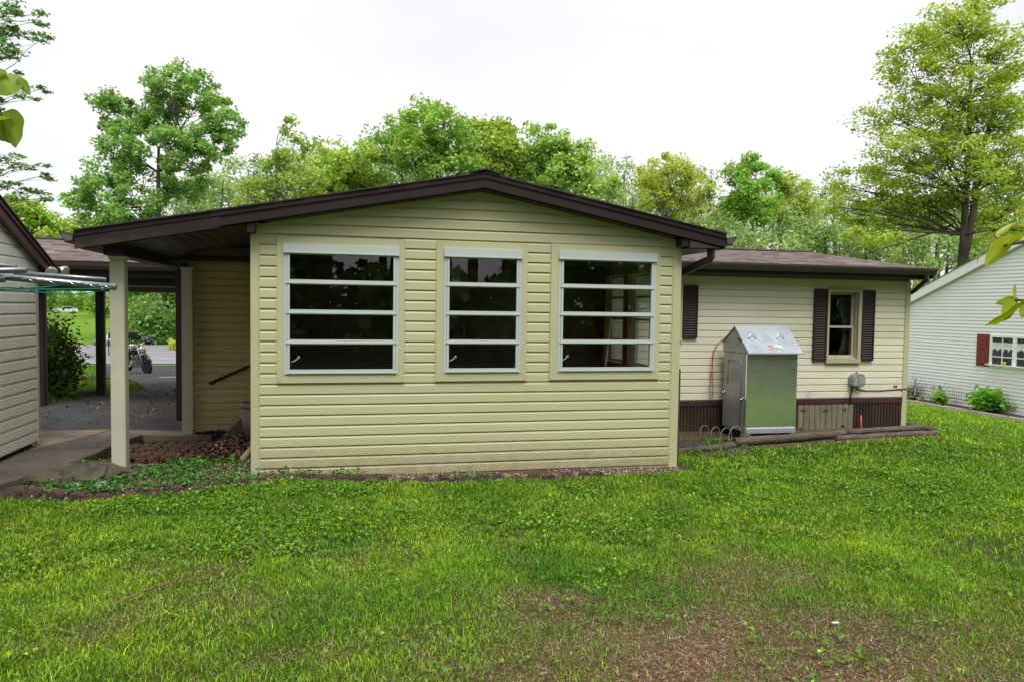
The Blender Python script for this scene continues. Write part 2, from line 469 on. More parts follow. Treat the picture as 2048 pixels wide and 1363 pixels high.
def axis_lines(lo, hi, near_lo, near_hi, fine, growth=1.18):
    a = list(np.arange(near_lo, near_hi, fine))
    st = fine; p = a[-1]
    while p < hi: st *= growth; p += st; a.append(p)
    st = fine; p = a[0]; pre = []
    while p > lo: st *= growth; p -= st; pre.append(p)
    return np.array(pre[::-1]+a)
gx = axis_lines(-700, 700, -8, 12, .14); gy = axis_lines(-300, 900, -8, 8, .14)
GX, GY = np.meshgrid(gx, gy)
GZ = ground_z(GX, GY)
nxg, nyg = len(gx), len(gy)
ii = (np.arange(nyg-1)[:, None]*nxg+np.arange(nxg-1)[None, :]).ravel()
quads = np.stack([ii, ii+1, ii+1+nxg, ii+nxg], 1)
bm_ = bare(GX, GY)[..., None]
green = np.array([.036, .075, .010]); soil = np.array([.125, .075, .045]); bed = np.array([.10, .075, .05])
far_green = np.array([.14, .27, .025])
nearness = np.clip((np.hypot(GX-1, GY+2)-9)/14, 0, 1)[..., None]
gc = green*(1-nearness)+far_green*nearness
floor_ = np.clip((-GY-9)/4, 0, 1)[..., None]; gc = gc*(1-floor_)+np.array([.045, .04, .022])*floor_   # leaf mould under the back wood
gc = gc*(1-bm_*(1-nearness))+soil*bm_*(1-nearness)
inbed = ((~lawn_ok(GX, GY)) & (GX > -2.6) & (GX < 9.3) & (GY > -.7) & (GY < 3.0))[..., None]
gc = np.where(inbed, bed, gc)
ground = np_mesh('ground', np.stack([GX, GY, GZ], -1).reshape(-1, 3), quads.ravel(), np.full(len(quads), 4), ground_material(), gc.reshape(-1, 3), smooth=True)
tag(ground, kind='structure')

def sheet(name, rows, lift, mt):
    """A draped strip: rows of points left to right, laid `lift` above the ground."""
    v = []; f = []
    n = len(rows[0])
    for r_ in rows: v += [(x, y, gz(x, y)+lift) for x, y in r_]
    for j in range(len(rows)-1):
        for i in range(n-1):
            a = j*n+i
            f.append((a, a+1, a+1+n, a+n))
    mb = MB(); mb.v = v; mb.f = f
    return tag(mb.build(name, mt, smooth=True), kind='structure')
def strip(name, stations, lift, mt, n=10):
    rows = []
    for k in range(len(stations)-1):
        y0, a0, b0 = stations[k]; y1, a1, b1 = stations[k+1]
        m_ = max(2, int((y1-y0)/.5))
        for j in range(m_+(k == len(stations)-2)):
            t = j/m_
            y = y0+(y1-y0)*t; a = a0+(a1-a0)*t; b = b0+(b1-b0)*t
            rows.append([(a+(b-a)*i/(n-1), y) for i in range(n)])
    return sheet(name, rows, lift, mt)
strip('driveway', [(2.15, -4.4, -.9), (3.0, -3.75, -1.1), (4.7, -3.60, 0), (7.2, -3.45, 1.5), (8.6, -3.1, 3), (12.5, -4.3, 4), (14.2, -5.0, 4.5), (17, -6.3, 6), (23, -8.2, 8), (28.0, -9.6, 9)], .055, M_ASPH)
sheet('side_path', [[(-30+i*2.55, 15.2-.10*(i-10)+w*1.3-.02*i) for i in range(11)] for w in (0, .5, 1)], .05, M_ASPH)
sheet('street', [[(x, 29.0+w*16-.05*x) for x in np.linspace(-260, 260, 53)] for w in np.linspace(0, 1, 7)], .07, M_ROAD)
sheet('street_line', [[(x, 32.2+w*.16-.05*x) for x in np.linspace(-260, 260, 105)] for w in (0, 1)], .085, M_LINE)
sheet('street_line', [[(x, 37.5+w*.12-.05*x) for x in np.linspace(-260, 260, 105)] for w in (0, 1)], .085, M_LINE)
sheet('driveway_line', [[(-4.3+i*.28, 14.7+w*.12) for i in range(9)] for w in (0, 1)], .062, M_LINE)

# concrete walk: separate slabs with open joints, proud of the bed
walk = tag(empty('walkway', (-1.9, 1.0, .03)), kind='structure')
def slab(poly, top, mt): 
    mb = MB(); mb.prism(poly, 'z', -.10, top); return mb.build('slab', mt, walk, bevel=.006)
slab([(-2.85, -1.6), (-2.14, -.62), (-1.86, .2), (-1.70, .95), (-1.68, 1.28), (-2.40, 1.28), (-2.46, 1.24), (-3.0, -.4)], .108, M_CONC)
slab([(-2.40, 1.295), (-1.68, 1.295), (-1.60, 1.78), (-1.52, 2.02), (-2.06, 2.10), (-2.12, 1.99)], .108, M_CONC)
slab([(-2.40, 1.32), (-2.15, 2.0), (-2.09, 2.12), (-1.99, 2.5), (-3.3, 2.55), (-3.3, 1.5), (-2.46, 1.28)], .104, M_CONC2)
slab([(-2.07, 2.13), (-1.51, 2.05), (-.90, 1.87), (-.74, 1.90), (-.78, 2.17), (-1.97, 2.5)], .104, M_CONC2)

# brick paving between the walk and the leaves: every brick its own piece
patio = tag(empty('brick_patio', (-1.0, 1.3, .04)), kind='structure')
bmesh_brick = None
for i in range(11):
    for j in range(7):
        x = -1.50+j*.118+(.0 if i % 2 else .02)+random.uniform(-.008, .008)
        y = .82+i*.100
        if x+y*.15 < -1.42+.05*abs(i-5): continue
        mb = MB(); 
        z = .070+random.uniform(-.006, .010)
        mb.box(-.052, .052, -.042, .042, 0, .05)
        if bmesh_brick is None:
            b0 = mb.build('brick', M_PAVER, patio, bevel=.006); bmesh_brick = b0.data
            b0.location = (x+1.0, y-1.3, z-.05-.04+.0)
        else:
            link('brick', bmesh_brick, (x, y, z-.05), patio, rot=(random.uniform(-.03, .03), random.uniform(-.03, .03), .16+random.uniform(-.05, .05)))

# ------------------------------------------------------------------ siding
DUTCH = [(.0, 1.0), (.0015, .97), (.0125, .76), (.0150, .725), (.0180, .03), (.0165, 0.0), (.003, .03), (0., .06)]
LAP = [(.0, 1.0), (.0020, .975), (.0100, .86), (.0125, .82), (.0165, .04), (.0145, 0.0), (.003, .03), (0., .05)]
def plank(parent, O, d, nrm, z0, h, s0, s1, prof, mt, name='siding_plank'):
    """One course; s0/s1 may be functions of height, for courses cut along a gable."""
    O = np.array(O, float); d = np.array(d, float); nrm = np.array(nrm, float)
    fa = s0 if callable(s0) else (lambda z: s0)
    fb = s1 if callable(s1) else (lambda z: s1)
    ra, rb = [], []
    for o_, t in prof:
        z = z0+t*h
        a, b = fa(z), fb(z)
        if b < a: a = b = (a+b)/2
        ra.append(O+d*a+nrm*o_+np.array([0, 0, z])); rb.append(O+d*b+nrm*o_+np.array([0, 0, z]))
    mb = MB(); mb.loft([ra, rb])
    return mb.build(name, mt, parent)

# ------------------------------------------------------------------ sunroom (the addition in front)
AXC = 2.128                      # ridge line
def roof_top(x): return 2.995-.192*abs(x-AXC)
def soffit_z(x): return roof_top(x)-.172
XL, XR = -.055, 4.310            # outer corners
sun_room = thing('sunroom', (AXC, 1.1, 0), 'low gabled sunroom with tan siding and three white awning windows', 'sunroom')
WINS = [(.172, 1.372, .918, 2.306, .237, 1.314), (1.684, 2.615, .923, 2.313, 1.762, 2.553), (2.866, 4.077, .928, 2.322, 2.947, 4.022)]
mb = MB()
edges = [XL]
for w in WINS: edges += [w[4]-.01, w[5]+.01]
edges.append(XR)
for k in range(0, len(edges), 2): mb.box(edges[k], edges[k+1], 0, .11, -.12, 2.36)
for w in WINS:
    mb.box(w[4]-.01, w[5]+.01, 0.001, .109, -.12, 1.0); mb.box(w[4]-.01, w[5]+.01, 0.001, .109, 2.24, 2.36)
mb.prism([(XL, 2.36), (XR, 2.36), (XR, soffit_z(XR)), (AXC, soffit_z(AXC)), (XL, soffit_z(XL))], 'y', .002, .108)
front_wall = mb.build('front_wall', M_TANTRIM, sun_room)
H = .1016
for i in range(23, -7, -1):
    z0 = .1+(21-i)*H
    if z0 > 2.80: break
    z1 = z0+H
    blk = []
    if z0 < -.05: continue
    segs = [(.004, 4.232)]
    for w in WINS:
        if z1 > w[2]+.03 and z0 < w[3]-.03:
            ns = []
            for a, b in segs:
                if a < w[0] < b: ns += [(a, w[0]+.004), (w[1]-.004, b)]
                else: ns.append((a, b))
            segs = ns
    for a, b in segs:
        if z1 > soffit_z(0.05)-.02:
            lo = lambda z, a=a: max(a, AXC-(soffit_z(AXC)-z-.004)/.192)
            hi = lambda z, b=b: min(b, AXC+(soffit_z(AXC)-z-.004)/.192)
            plank(front_wall, (0, 0, 0), (1, 0, 0), (0, -1, 0), z0, H, lo, hi, DUTCH, M_TAN)
        elif b-a > 3.5:
            cut = 1.05+((i*37) % 5)*.52      # lapped joints staggered from course to course
            plank(front_wall, (0, 0, 0), (1, 0, 0), (0, -1, 0), z0, H, a, cut, DUTCH, M_TAN)
            plank(front_wall, (0, -.0012, 0), (1, 0, 0), (0, -1, 0), z0, H, cut-.004, b, DUTCH, M_TAN)
        else:
            plank(front_wall, (0, 0, 0), (1, 0, 0), (0, -1, 0), z0, H, a, b, DUTCH, M_TAN)
mb = MB(); mb.box(0, 4.25, -.006, -.0005, -.12, .0); mb.build('starter_strip', M_TANTRIM, front_wall)
for x0, x1 in ((XL-.012, .006), (4.228, XR+.012)):
    mb = MB(); mb.box(x0, x1, -.024, .06, -.07, 2.43 if x0 < 0 else 2.42)
    mb.box(x1 if x0 < 0 else x0-.012, x1+.012 if x0 < 0 else x0, -.018, 0, -.06, 2.42)
    mb.build('corner_trim', M_TANTRIM, sun_room, bevel=.003)
for sgn in (-1, 1):
    xe = -.05 if sgn < 0 else 4.305
    mb = MB(); mb.prism([(AXC, soffit_z(AXC)-.001), (xe, soffit_z(xe)-.001), (xe, soffit_z(xe)-.028), (AXC, soffit_z(AXC)-.028)], 'y', -.021, -.001)
    mb.build('gable_channel', M_TANTRIM, front_wall)

def awning_window(w, crank=True):
    x0, x1, z0, z1, a, b = w
    zt, zb = z1-.068, z0+.080
    mb = MB()     # mitred casing
    mb.prism([(x0, z0), (x1, z0), (b, zb), (a, zb)], 'y', -.034, .0); mb.prism([(x1, z0), (x1, z1), (b, zt), (b, zb)], 'y', -.0342, .0)
    mb.prism([(x1, z1), (x0, z1), (a, zt), (b, zt)], 'y', -.034, .0); mb.prism([(x0, z1), (x0, z0), (a, zb), (a, zt)], 'y', -.0342, .0)
    win = mb.build('window', M_TANTRIM, sun_room, bevel=.002)
    mb = MB(); e = .010
    for q in ((x0-e, x0+.004, z0-e, z1+e), (x1-.004, x1+e, z0-e, z1+e)): mb.box(q[0], q[1], -.012, .0, q[2], q[3])
    mb.box(x0+.004, x1-.004, -.0115, .0, z0-e, z0+.004); mb.box(x0+.004, x1-.004, -.0115, 0, z1-.004, z1+e)
    mb.build('casing_channel', M_TANTRIM, win)
    mb = MB(); mb.box(a-.006, b+.006, -.058, .04, zt-.078, zt+.002); mb.box(a-.004, b+.004, -.064, -.050, zt-.088, zt-.070)
    mb.build('head_cover', M_WHITE, win, bevel=.004)
    mb = MB()
    for s in (0, 1):
        xa, xb = (a, a+.026) if s == 0 else (b-.026, b)
        mb.box(xa, xb, -.040, .06, zb, zt-.079)
    mb.box(a+.026, b-.026, -.030, .06, zb, zb+.014)
    mb.build('frame', M_WHITE, win, bevel=.002)
    zlo, zhi = zb+.016, zt-.082
    ph = (zhi-zlo)/4
    for k in range(4):
        p0, p1 = zlo+k*ph, zlo+(k+1)*ph-.004
        mb = MB(); ra = .034
        mb.box(a+.028, b-.028, -.046, -.016, p0, p0+ra)
        mb.box(a+.018, b-.018, -.052, -.040, p0-.006, p0+.010)
        mb.box(a+.028, a+.052, -.044, -.016, p0+ra, p1); mb.box(b-.052, b-.028, -.044, -.016, p0+ra, p1)
        mb.box(a+.052, b-.052, -.036, -.018, p1-.010, p1)
        mb.build('sash', M_WHITE, win, bevel=.002)
        mb = MB(); mb.box(a+.050, b-.050, -.0325+random.uniform(-.0008, .0008), -.0285, p0+ra-.004, p1-.008)
        mb.build('pane', M_GLASS, win)
    mb = MB(); mb.tube([(a+.06, .02, zlo+.10), (a+.10, .03, zlo+.115), (a+.125, .03, zlo+.14)], .007, 6); mb.ball((a+.13, .03, zlo+.145), .014, 8, 5)
    mb.build('crank_handle', M_WHITE, win, smooth=True)
for w in WINS: awning_window(w)

# the room inside: floor, ceiling, left and right walls; the right wall has oak-framed windows
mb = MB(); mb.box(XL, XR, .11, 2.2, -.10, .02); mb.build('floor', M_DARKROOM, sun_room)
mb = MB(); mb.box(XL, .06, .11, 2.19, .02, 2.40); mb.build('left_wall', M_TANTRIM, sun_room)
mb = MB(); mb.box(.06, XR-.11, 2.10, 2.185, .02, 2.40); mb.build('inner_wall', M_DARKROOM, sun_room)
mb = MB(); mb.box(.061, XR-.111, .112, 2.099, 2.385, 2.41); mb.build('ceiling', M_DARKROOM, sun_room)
mb = MB()
mb.box(XR-.1, XR, .11, 2.19, -.1, .98); mb.box(XR-.1, XR, .11, 2.19, 2.10, 2.40)
for y0, y1 in ((.11, .34), (1.10, 1.24), (1.90, 2.19)): mb.box(XR-.1, XR, y0, y1, .98, 2.10)
rw = mb.build('right_wall', M_TANTRIM, sun_room)
for y0, y1 in ((.34, 1.10), (1.24, 1.90)):
    mb = MB(); xa = XR-.145
    mb.box(xa, XR-.09, y0-.09, y0+.012, .90, 2.16); mb.box(xa, XR-.09, y1-.012, y1+.07, .90, 2.16)
    mb.box(xa-.01, XR-.09, y0+.012, y1-.012, .90, .99); mb.box(xa, XR-.09, y0+.012, y1-.012, 2.09, 2.16)
    mb.build('oak_casing', M_WOODTRIM, rw, bevel=.003)
    mb = MB()
    mb.box(XR-.06, XR-.03, y0+.012, y0+.045, .99, 2.09); mb.box(XR-.06, XR-.03, y1-.045, y1-.012, .99, 2.09)
    for z in (.99, 1.26, 1.53, 1.80, 2.06): mb.box(XR-.058, XR-.032, y0+.045, y1-.045, z, z+.03)
    mb.build('side_sash', M_WHITE, rw)
    mb = MB(); mb.box(XR-.046, XR-.042, y0+.045, y1-.045, 1.0, 2.08); mb.build('side_pane', M_GLASS, rw)
mb = MB(); mb.tube([(3.72, .9, .03), (3.86, .85, 1.55)], .009, 6); 
broom = tag(mb.build('broom_handle', M_WHITE, smooth=True), 'thin white pole leaning inside the sunroom behind its right window', 'pole')

# roof: deck, shingle courses, rake boards, soffits
YF, YB = -.20, 4.75
mb = MB()
XE0, XE1 = -1.498, 4.735
mb.prism([(XE0, roof_top(XE0)-.022), (AXC, roof_top(AXC)-.022), (XE1, roof_top(XE1)-.022), (XE1, roof_top(XE1)-.060), (AXC, roof_top(AXC)-.060), (XE0, roof_top(XE0)-.060)], 'y', YF+.024, YB)
roof = mb.build('roof', M_BROWN, sun_room)
for sgn in (-1, 1):
    xe = XE0 if sgn < 0 else XE1
    L = abs(xe-AXC); n = int(L/.135)
    for k in range(n+1):
        xa = xe-sgn*k*L/(n+1); xb = xe-sgn*(k+1.35)*L/(n+1)
        if sgn*(xb-AXC) < 0: xb = AXC
        j = random.uniform(-.002, .003); yj = YF-.028+random.uniform(-.008, .008)
        za, zb_ = roof_top(xa), roof_top(xb)
        mb = MB(); mb.prism([(xa, za-.021), (xa, za-.004+j), (xb, zb_-.012+j), (xb, zb_-.0205)], 'y', yj, YB)
        mb.build('shingle_course', mat('dark_shingle', (.06, .048, .045), .95, .3, 20, .5, 90), roof)
for k in range(2):
    mb = MB(); w_ = .15-k*.012; y0 = YF-.04+k*.16
    mb.prism([(AXC-w_, roof_top(AXC-w_)-.002), (AXC-w_, roof_top(AXC-w_)+.012), (AXC, roof_top(AXC)+.020), (AXC+w_, roof_top(AXC+w_)+.012), (AXC+w_, roof_top(AXC+w_)-.002), (AXC, roof_top(AXC)+.006)], 'y', y0, y0+(.18 if k == 0 else YB-.2))
    mb.build('ridge_cap', mat('dark_shingle', (.06, .048, .045)), roof)
for sgn in (-1, 1):
    xe = XE0 if sgn < 0 else XE1
    xm = .0 if sgn < 0 else 4.24
    def band(t0, t1, xa, xb, y0, y1, nm, mt):
        mb = MB(); mb.prism([(xa, roof_top(xa)-t0), (xb, roof_top(xb)-t0), (xb, roof_top(xb)-t1), (xa, roof_top(xa)-t1)], 'y', y0, y1)
        return mb.build(nm, mt, sun_room, bevel=.002)
    band(.024, .070, AXC, xe, YF-.012, YF+.02, 'drip_board', M_BROWN)
    split = AXC if sgn > 0 else -.32
    if sgn < 0: band(.073, .178, -.30, xe, YF-.003, YF+.02, 'fascia_board', M_BROWNALG)
    for t0, t1, dy in ((.0715, .093, -.006), (.095, .163, .006)):
        band(t0, t1, AXC, xe if sgn > 0 else -.33, YF-dy-.004, YF+.02, 'fascia_board', M_BROWN)
        # rake soffit strips
    for k in range(int(abs(xm-AXC)/.098)):
        xa = AXC+sgn*(k*.098+.004); xb = xa+sgn*.088
        mb = MB(); mb.prism([(xa, soffit_z(xa)), (xb, soffit_z(xb)), (xb, soffit_z(xb)+.012), (xa, soffit_z(xa)+.012)], 'y', YF+.030, -.001)
        mb.build('soffit_panel', M_SOFFIT, roof)
# boxed eave ends
mb = MB(); mb.prism([(4.245, 2.335), (4.330, 2.335), (4.330, soffit_z(4.33)+.01), (4.245, soffit_z(4.245)-.002)], 'y', YF+.021, -.026); mb.build('eave_block', M_BROWN, sun_room)
mb = MB(); mb.prism([(4.33, 2.318), (XE1-.012, 2.325), (XE1-.012, roof_top(XE1)-.175), (4.33, soffit_z(4.33)-.004)], 'y', YF+.004, YF+.022); mb.build('eave_return', mat('brown_worn', (.06, .04, .038), .6, .2, 5, stain=(.16, .13, .12), stain_amt=.7, stain_scale=6), sun_room)
mb = MB(); mb.box(XR+.002, XE1-.012, YF+.022, 2.15, 2.312, 2.324); mb.build('eave_soffit', M_SOFFIT, sun_room)
mb = MB(); mb.box(XE1-.012, XE1+.006, YF+.021, 2.0, 2.32, 2.43); mb.build('eave_fascia', M_BROWN, sun_room)
mb = MB(); mb.prism([(-.075, 2.325), (-.012, 2.325), (-.012, soffit_z(-.012)), (-.075, soffit_z(-.075))], 'y', YF+.02, -.026); mb.build('eave_block', M_BROWN, sun_room)
# porch side: ceiling strips of dented aluminium, beam, posts, gutter
for k in range(13):
    xa = -.062-k*.108; xb = xa-.1045
    wob = [0, .004, .002, .012, .018, .022, .015, .006, .002, 0, 0, 0, 0][k]
    mb = MB(); rings = []
    for j in range(13):
        y = YF+.028+j*(2.16-YF-.028)/12
        s_ = wob*math.sin((y-.1)*2.9+k*.5)*(1 if .2 < y < 1.9 else 0)
        d_ = wob*.5*math.sin(y*4.1+k)
        rings.append([(xa, y, soffit_z(xa)-.012+s_+d_), (xa, y, soffit_z(xa)+.006+s_), ((xa+xb)/2, y, soffit_z(xb)+.012+s_), (xb, y, soffit_z(xb)+.006+s_), (xb, y, soffit_z(xb)-.0095+s_), ((xa+xb)/2, y, (soffit_z(xa)+soffit_z(xb))/2-.0115+s_-d_)])
    mb.loft(rings); mb.build('ceiling_panel', M_SOFFIT, roof)
mb = MB(); mb.box(-1.325, -1.165, -.02, 2.33, 2.088, 2.150); mb.box(-1.315, -1.175, -.015, 2.33, 2.150, 2.20); mb.build('porch_beam', M_BROWN, sun_room, bevel=.004)
mb = MB(); mb.box(-.95, -.06, 2.16, 2.199, 2.215, 2.42); mb.build('ledger', M_BROWN, sun_room)
for (px, py, zb, zt) in ((-1.245, .15, gz(-1.245, .15)-.02, 2.088), (-1.03, 2.08, .075, 2.088)):
    mb = MB(); h_ = .062
    mb.box(px-h_, px+h_, py-h_, py+h_, zb, zt-.04)
    mb.loft([[(px-h_, py-h_, zt-.04), (px+h_, py-h_, zt-.04), (px+h_, py+h_, zt-.04), (px-h_, py+h_, zt-.04)], [(px-h_-.016, py-h_-.016, zt-.001), (px+h_+.016, py-h_-.016, zt-.001), (px+h_+.016, py+h_+.016, zt-.001), (px-h_-.016, py+h_+.016, zt-.001)]])
    p_ = mb.build('post', M_TANPOST, sun_room, bevel=.006)
    if py > 1:
        mb = MB(); mb.prism([(px-.11, py-.10), (px+.11, py-.10), (px+.11, py+.1), (px-.11, py+.1)], 'z', .07, .098); mb.build('post_foot', mat('post_foot', (.5, .46, .36), .6), p_, bevel=.008)
def gutter(parent, x, y0, y1, zt, sgn):
    mb = MB(); mb.prism([(x, zt), (x+sgn*.012, zt-.09), (x+sgn*.075, zt-.10), (x+sgn*.10, zt-.05), (x+sgn*.125, zt-.012), (x+sgn*.125, zt), (x+sgn*.112, zt), (x+sgn*.108, zt-.02), (x+sgn*.075, zt-.085), (x+sgn*.02, zt-.078), (x+sgn*.01, zt)], 'y', y0, y1)
    return mb.build('gutter', M_BROWN, parent)
gutter(sun_room, XE1+.007, -.19, 2.0, 2.455, 1)
gutter(sun_room, XE0-.002, -.19, 4.0, 2.275, -1)
mb = MB()
dp = [(4.615, -.11, 2.32), (4.615, -.11, 2.235), (4.60, -.09, 2.205), (4.56, -.03, 2.18), (4.41, .21, 2.06), (4.378, .26, 2.03), (4.366, .28, 1.98), (4.366, .28, .0)]
rings = []
for i, p in enumerate(dp):
    t = np.array(dp[min(i+1, len(dp)-1)])-np.array(dp[max(i-1, 0)]); t /= np.linalg.norm(t)
    s_ = np.cross(t, (0.55, -.83, 0)); s_ = s_/np.linalg.norm(s_); q_ = np.cross(t, s_)
    c = np.array(p); rings.append([c+.037*a*q_+.03*b*s_ for a, b in ((-1, -.7), (-.7, -1), (.7, -1), (1, -.7), (1, .7), (.7, 1), (-.7, 1), (-1, .7))])
mb.loft(rings); mb.build('downspout', M_BROWN, sun_room)
mb = MB(); mb.box(4.324, 4.362, .02, .10, -.06, 1.03); mb.build('edge_board', mat('old_brown_board', (.075, .05, .045), .8, .2, 4), sun_room)

# ------------------------------------------------------------------ main house behind
house = thing('house', (4.2, 4.8, -.1), 'long tan ranch house with brown shutters and shingled roof behind the sunroom', 'house')
YW = 2.2
HX0, HX1 = -1.05, 9.165
WX0, WX1, WZ0, WZ1 = 7.765, 8.255, .985, 1.965
mb = MB()
mb.box(HX0, WX0, YW, YW+.15, -.25, 2.30); mb.box(WX1, HX1, YW, YW+.15, -.25, 2.30)
mb.box(WX0, WX1, YW+.001, YW+.149, -.25, WZ0); mb.box(WX0, WX1, YW+.001, YW+.149, WZ1, 2.30)
back_wall = mb.build('rear_wall', M_TANTRIM, house)
mb = MB(); mb.box(HX1-.15, HX1, YW+.15, 7.4, -.9, 2.30); mb.build('side_wall', M_TANTRIM, house)
mb = MB(); mb.box(HX0, HX0+.15, YW+.15, 7.4, -.9, 2.30); mb.build('side_wall', M_TANTRIM, house)
mb = MB(); mb.box(HX0+.15, HX1-.15, 7.25, 7.4, -.9, 2.30); mb.build('street_wall', M_TANTRIM, house)
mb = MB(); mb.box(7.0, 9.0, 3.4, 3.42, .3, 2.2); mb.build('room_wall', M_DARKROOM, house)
h2 = .0981
zi = lambda i: 1.972-i*h2
for i in range(-1, 17):
    z0 = zi(i); z1 = z0+(h2 if i > -1 else .075)
    if i == 16: z0 = .398; 
    segs = [(4.325, 9.085)]
    if z1 > .962 and z0 < 1.99: segs = [(4.325, 7.725), (8.315, 9.085)]
    for a, b in segs:
        plank(back_wall, (0, YW, 0), (1, 0, 0), (0, -1, 0), z0, z1-z0, a, b, LAP, M_TAN2)
mb = MB(); mb.box(4.325, 9.085, YW-.010, YW, 1.972+.075, 2.15); mb.box(4.325, 9.085, YW-.022, YW-.010, 2.118, 2.15); mb.build('frieze_board', M_TAN2, back_wall)
hl = .0895
for i in range(24):
    z0 = .10+i*hl
    if z0 > 2.17: break
    plank(back_wall, (0, YW, 0), (1, 0, 0), (0, -1, 0), z0, hl, HX0+.01, -.06, DUTCH, mat('porch_siding', (.60, .47, .26), .55, .08, 1.2, stain=(.36, .28, .14), stain_amt=.4))
mb = MB(); mb.box(9.085, HX1+.006, YW-.026, YW+.05, -.12, 2.155); mb.build('corner_trim', M_TANTRIM, house, bevel=.003)
# brown band and corrugated skirting
mb = MB(); mb.prism([(YW-.03, .312), (YW-.035, .385), (YW-.02, .398), (YW-.0, .405), (YW-.0, .312)], 'x', 4.325, 9.084); mb.build('base_band', M_BAND, house)
def skirt(x0, x1):
    mb = MB(); n = int((x1-x0)/.052); poly = []
    for k in range(n):
        a = x0+k*(x1-x0)/n; w_ = (x1-x0)/n
        poly += [(a, YW-.004), (a+w_*.18, YW-.004), (a+w_*.3, YW-.022), (a+w_*.88, YW-.022)]
    poly += [(x1, YW-.004), (x1, YW+.0), (x0, YW+.0)]
    mb.prism(poly, 'z', -.22, .31)
    return mb.build('skirting', M_SKIRT, house)
skirt(4.325, 7.29); skirt(8.245, 9.083)
hatch = MB(); hatch.box(7.295, 8.24, YW-.004, YW-.001, -.2, .31); hatch = hatch.build('access_hatch', M_DARKROOM, house)
xx = 7.30
for k in range(10):
    w_ = .094
    mb = MB(); mb.box(xx+.003, xx+w_-.003, YW-.026-random.uniform(0, .006), YW-.004, -.17+random.uniform(-.02, .02), .300+random.uniform(-.008, .004)); mb.build('board', M_OLDWOOD, hatch, bevel=.003); xx += w_
for (x, z) in ((7.38, .225), (7.76, .215), (8.08, .225), (8.06, -.02), (7.36, -.05)):
    mb = MB(); mb.prism([(x-.05, z), (x+.03, z+.022), (x+.03, z-.022)], 'y', YW-.036, YW-.030); mb.build('hinge', mat('rusty_hinge', (.07, .035, .025), .8), hatch)
# house window
mb = MB(); fx0, fx1, fz0, fz1 = 7.730, 8.310, .945, 1.990
mb.box(fx0, WX0, YW-.05, YW, fz0, fz1); mb.box(WX1, fx1, YW-.05, YW, fz0, fz1); mb.box(WX0, WX1, YW-.05, YW, WZ1, fz1); mb.box(fx0-.004, fx1+.004, YW-.056, YW-.001, fz0-.03, WZ0)
hw = mb.build('window', mat('window_vinyl', (.47, .42, .29), .5, .05), house, bevel=.003)
mb = MB()
mb.box(WX0, WX0+.012, YW, YW+.10, WZ0, WZ1); mb.box(WX1-.012, WX1, YW, YW+.10, WZ0, WZ1); mb.box(WX0+.012, WX1-.012, YW, YW+.1, WZ1-.012, WZ1); mb.box(WX0+.012, WX1-.012, YW, YW+.1, WZ0, WZ0+.02)
mb.build('jamb', mat('window_vinyl', (.47, .42, .29)), hw)
for z0, z1, yy in ((WZ0+.02, 1.46, .06), (1.44, WZ1-.012, .085)):
    mb = MB(); t = .026; xa, xb = WX0+.012, WX1-.012
    mb.box(xa, xa+t, YW+yy-.02, YW+yy, z0, z1); mb.box(xb-t, xb, YW+yy-.02, YW+yy, z0, z1); mb.box(xa+t, xb-t, YW+yy-.02, YW+yy, z0, z0+t); mb.box(xa+t, xb-t, YW+yy-.02, YW+yy, z1-t, z1)
    mb.build('sash', mat('sash_vinyl', (.55, .50, .38), .5, .05), hw)
    mb = MB(); mb.box(xa+t-.003, xb-t+.003, YW+yy-.012, YW+yy-.008, z0+t-.003, z1-t+.003); mb.build('pane', M_GLASS2, hw)
mb = MB()
rings = []
for j in range(9):
    z = 1.0+j*.11; dx = .07*math.sin(j*.5)
    rings.append([(8.08+dx, YW+.16, z), (8.12+dx, YW+.14, z), (8.17+dx*.5, YW+.17, z), (8.23, YW+.15, z), (8.23, YW+.17, z), (8.08+dx, YW+.18, z)])
mb.loft(rings); mb.build('curtain', mat('grey_curtain', (.07, .075, .075), .9), hw, smooth=True)
def shutter(x0, x1, z0, z1, parent):
    mb = MB(); t = .022
    mb.box(x0, x0+t, YW-.05, YW-.014, z0, z1); mb.box(x1-t, x1, YW-.05, YW-.014, z0, z1)
    mb.box(x0+t, x1-t, YW-.05, YW-.014, z0, z0+.03); mb.box(x0+t, x1-t, YW-.05, YW-.014, z1-.04, z1); mb.box(x0+t, x1-t, YW-.022, YW-.014, z0+.03, z1-.04)
    sh = mb.build('shutter', mat('shutter_brown', (.032, .02, .019), .5, .1), parent)
    n = int((z1-z0-.07)/.0355); mb = MB()
    for k in range(n):
        z = z0+.032+k*(z1-z0-.074)/n; h_ = (z1-z0-.074)/n
        mb.prism([(YW-.022, z), (YW-.046, z+.002), (YW-.047, z+.008), (YW-.026, z+h_*.92), (YW-.022, z+h_*.92)], 'x', x0+t, x1-t)
    mb.build('louvre', mat('shutter_louvre', (.062, .044, .042), .5, .1), sh)
shutter(5.412, 5.645, 1.272, 2.018, house); shutter(7.508, 7.727, .950, 2.006, house); shutter(8.313, 8.535, .952, 2.002, house)
mb = MB(); mb.box(5.37, 5.408, YW-.05, YW, 1.27, 2.03); mb.box(5.34, 5.412, YW-.055, YW-.001, 1.23, 1.27); mb.build('window_edge', M_TANTRIM, house)
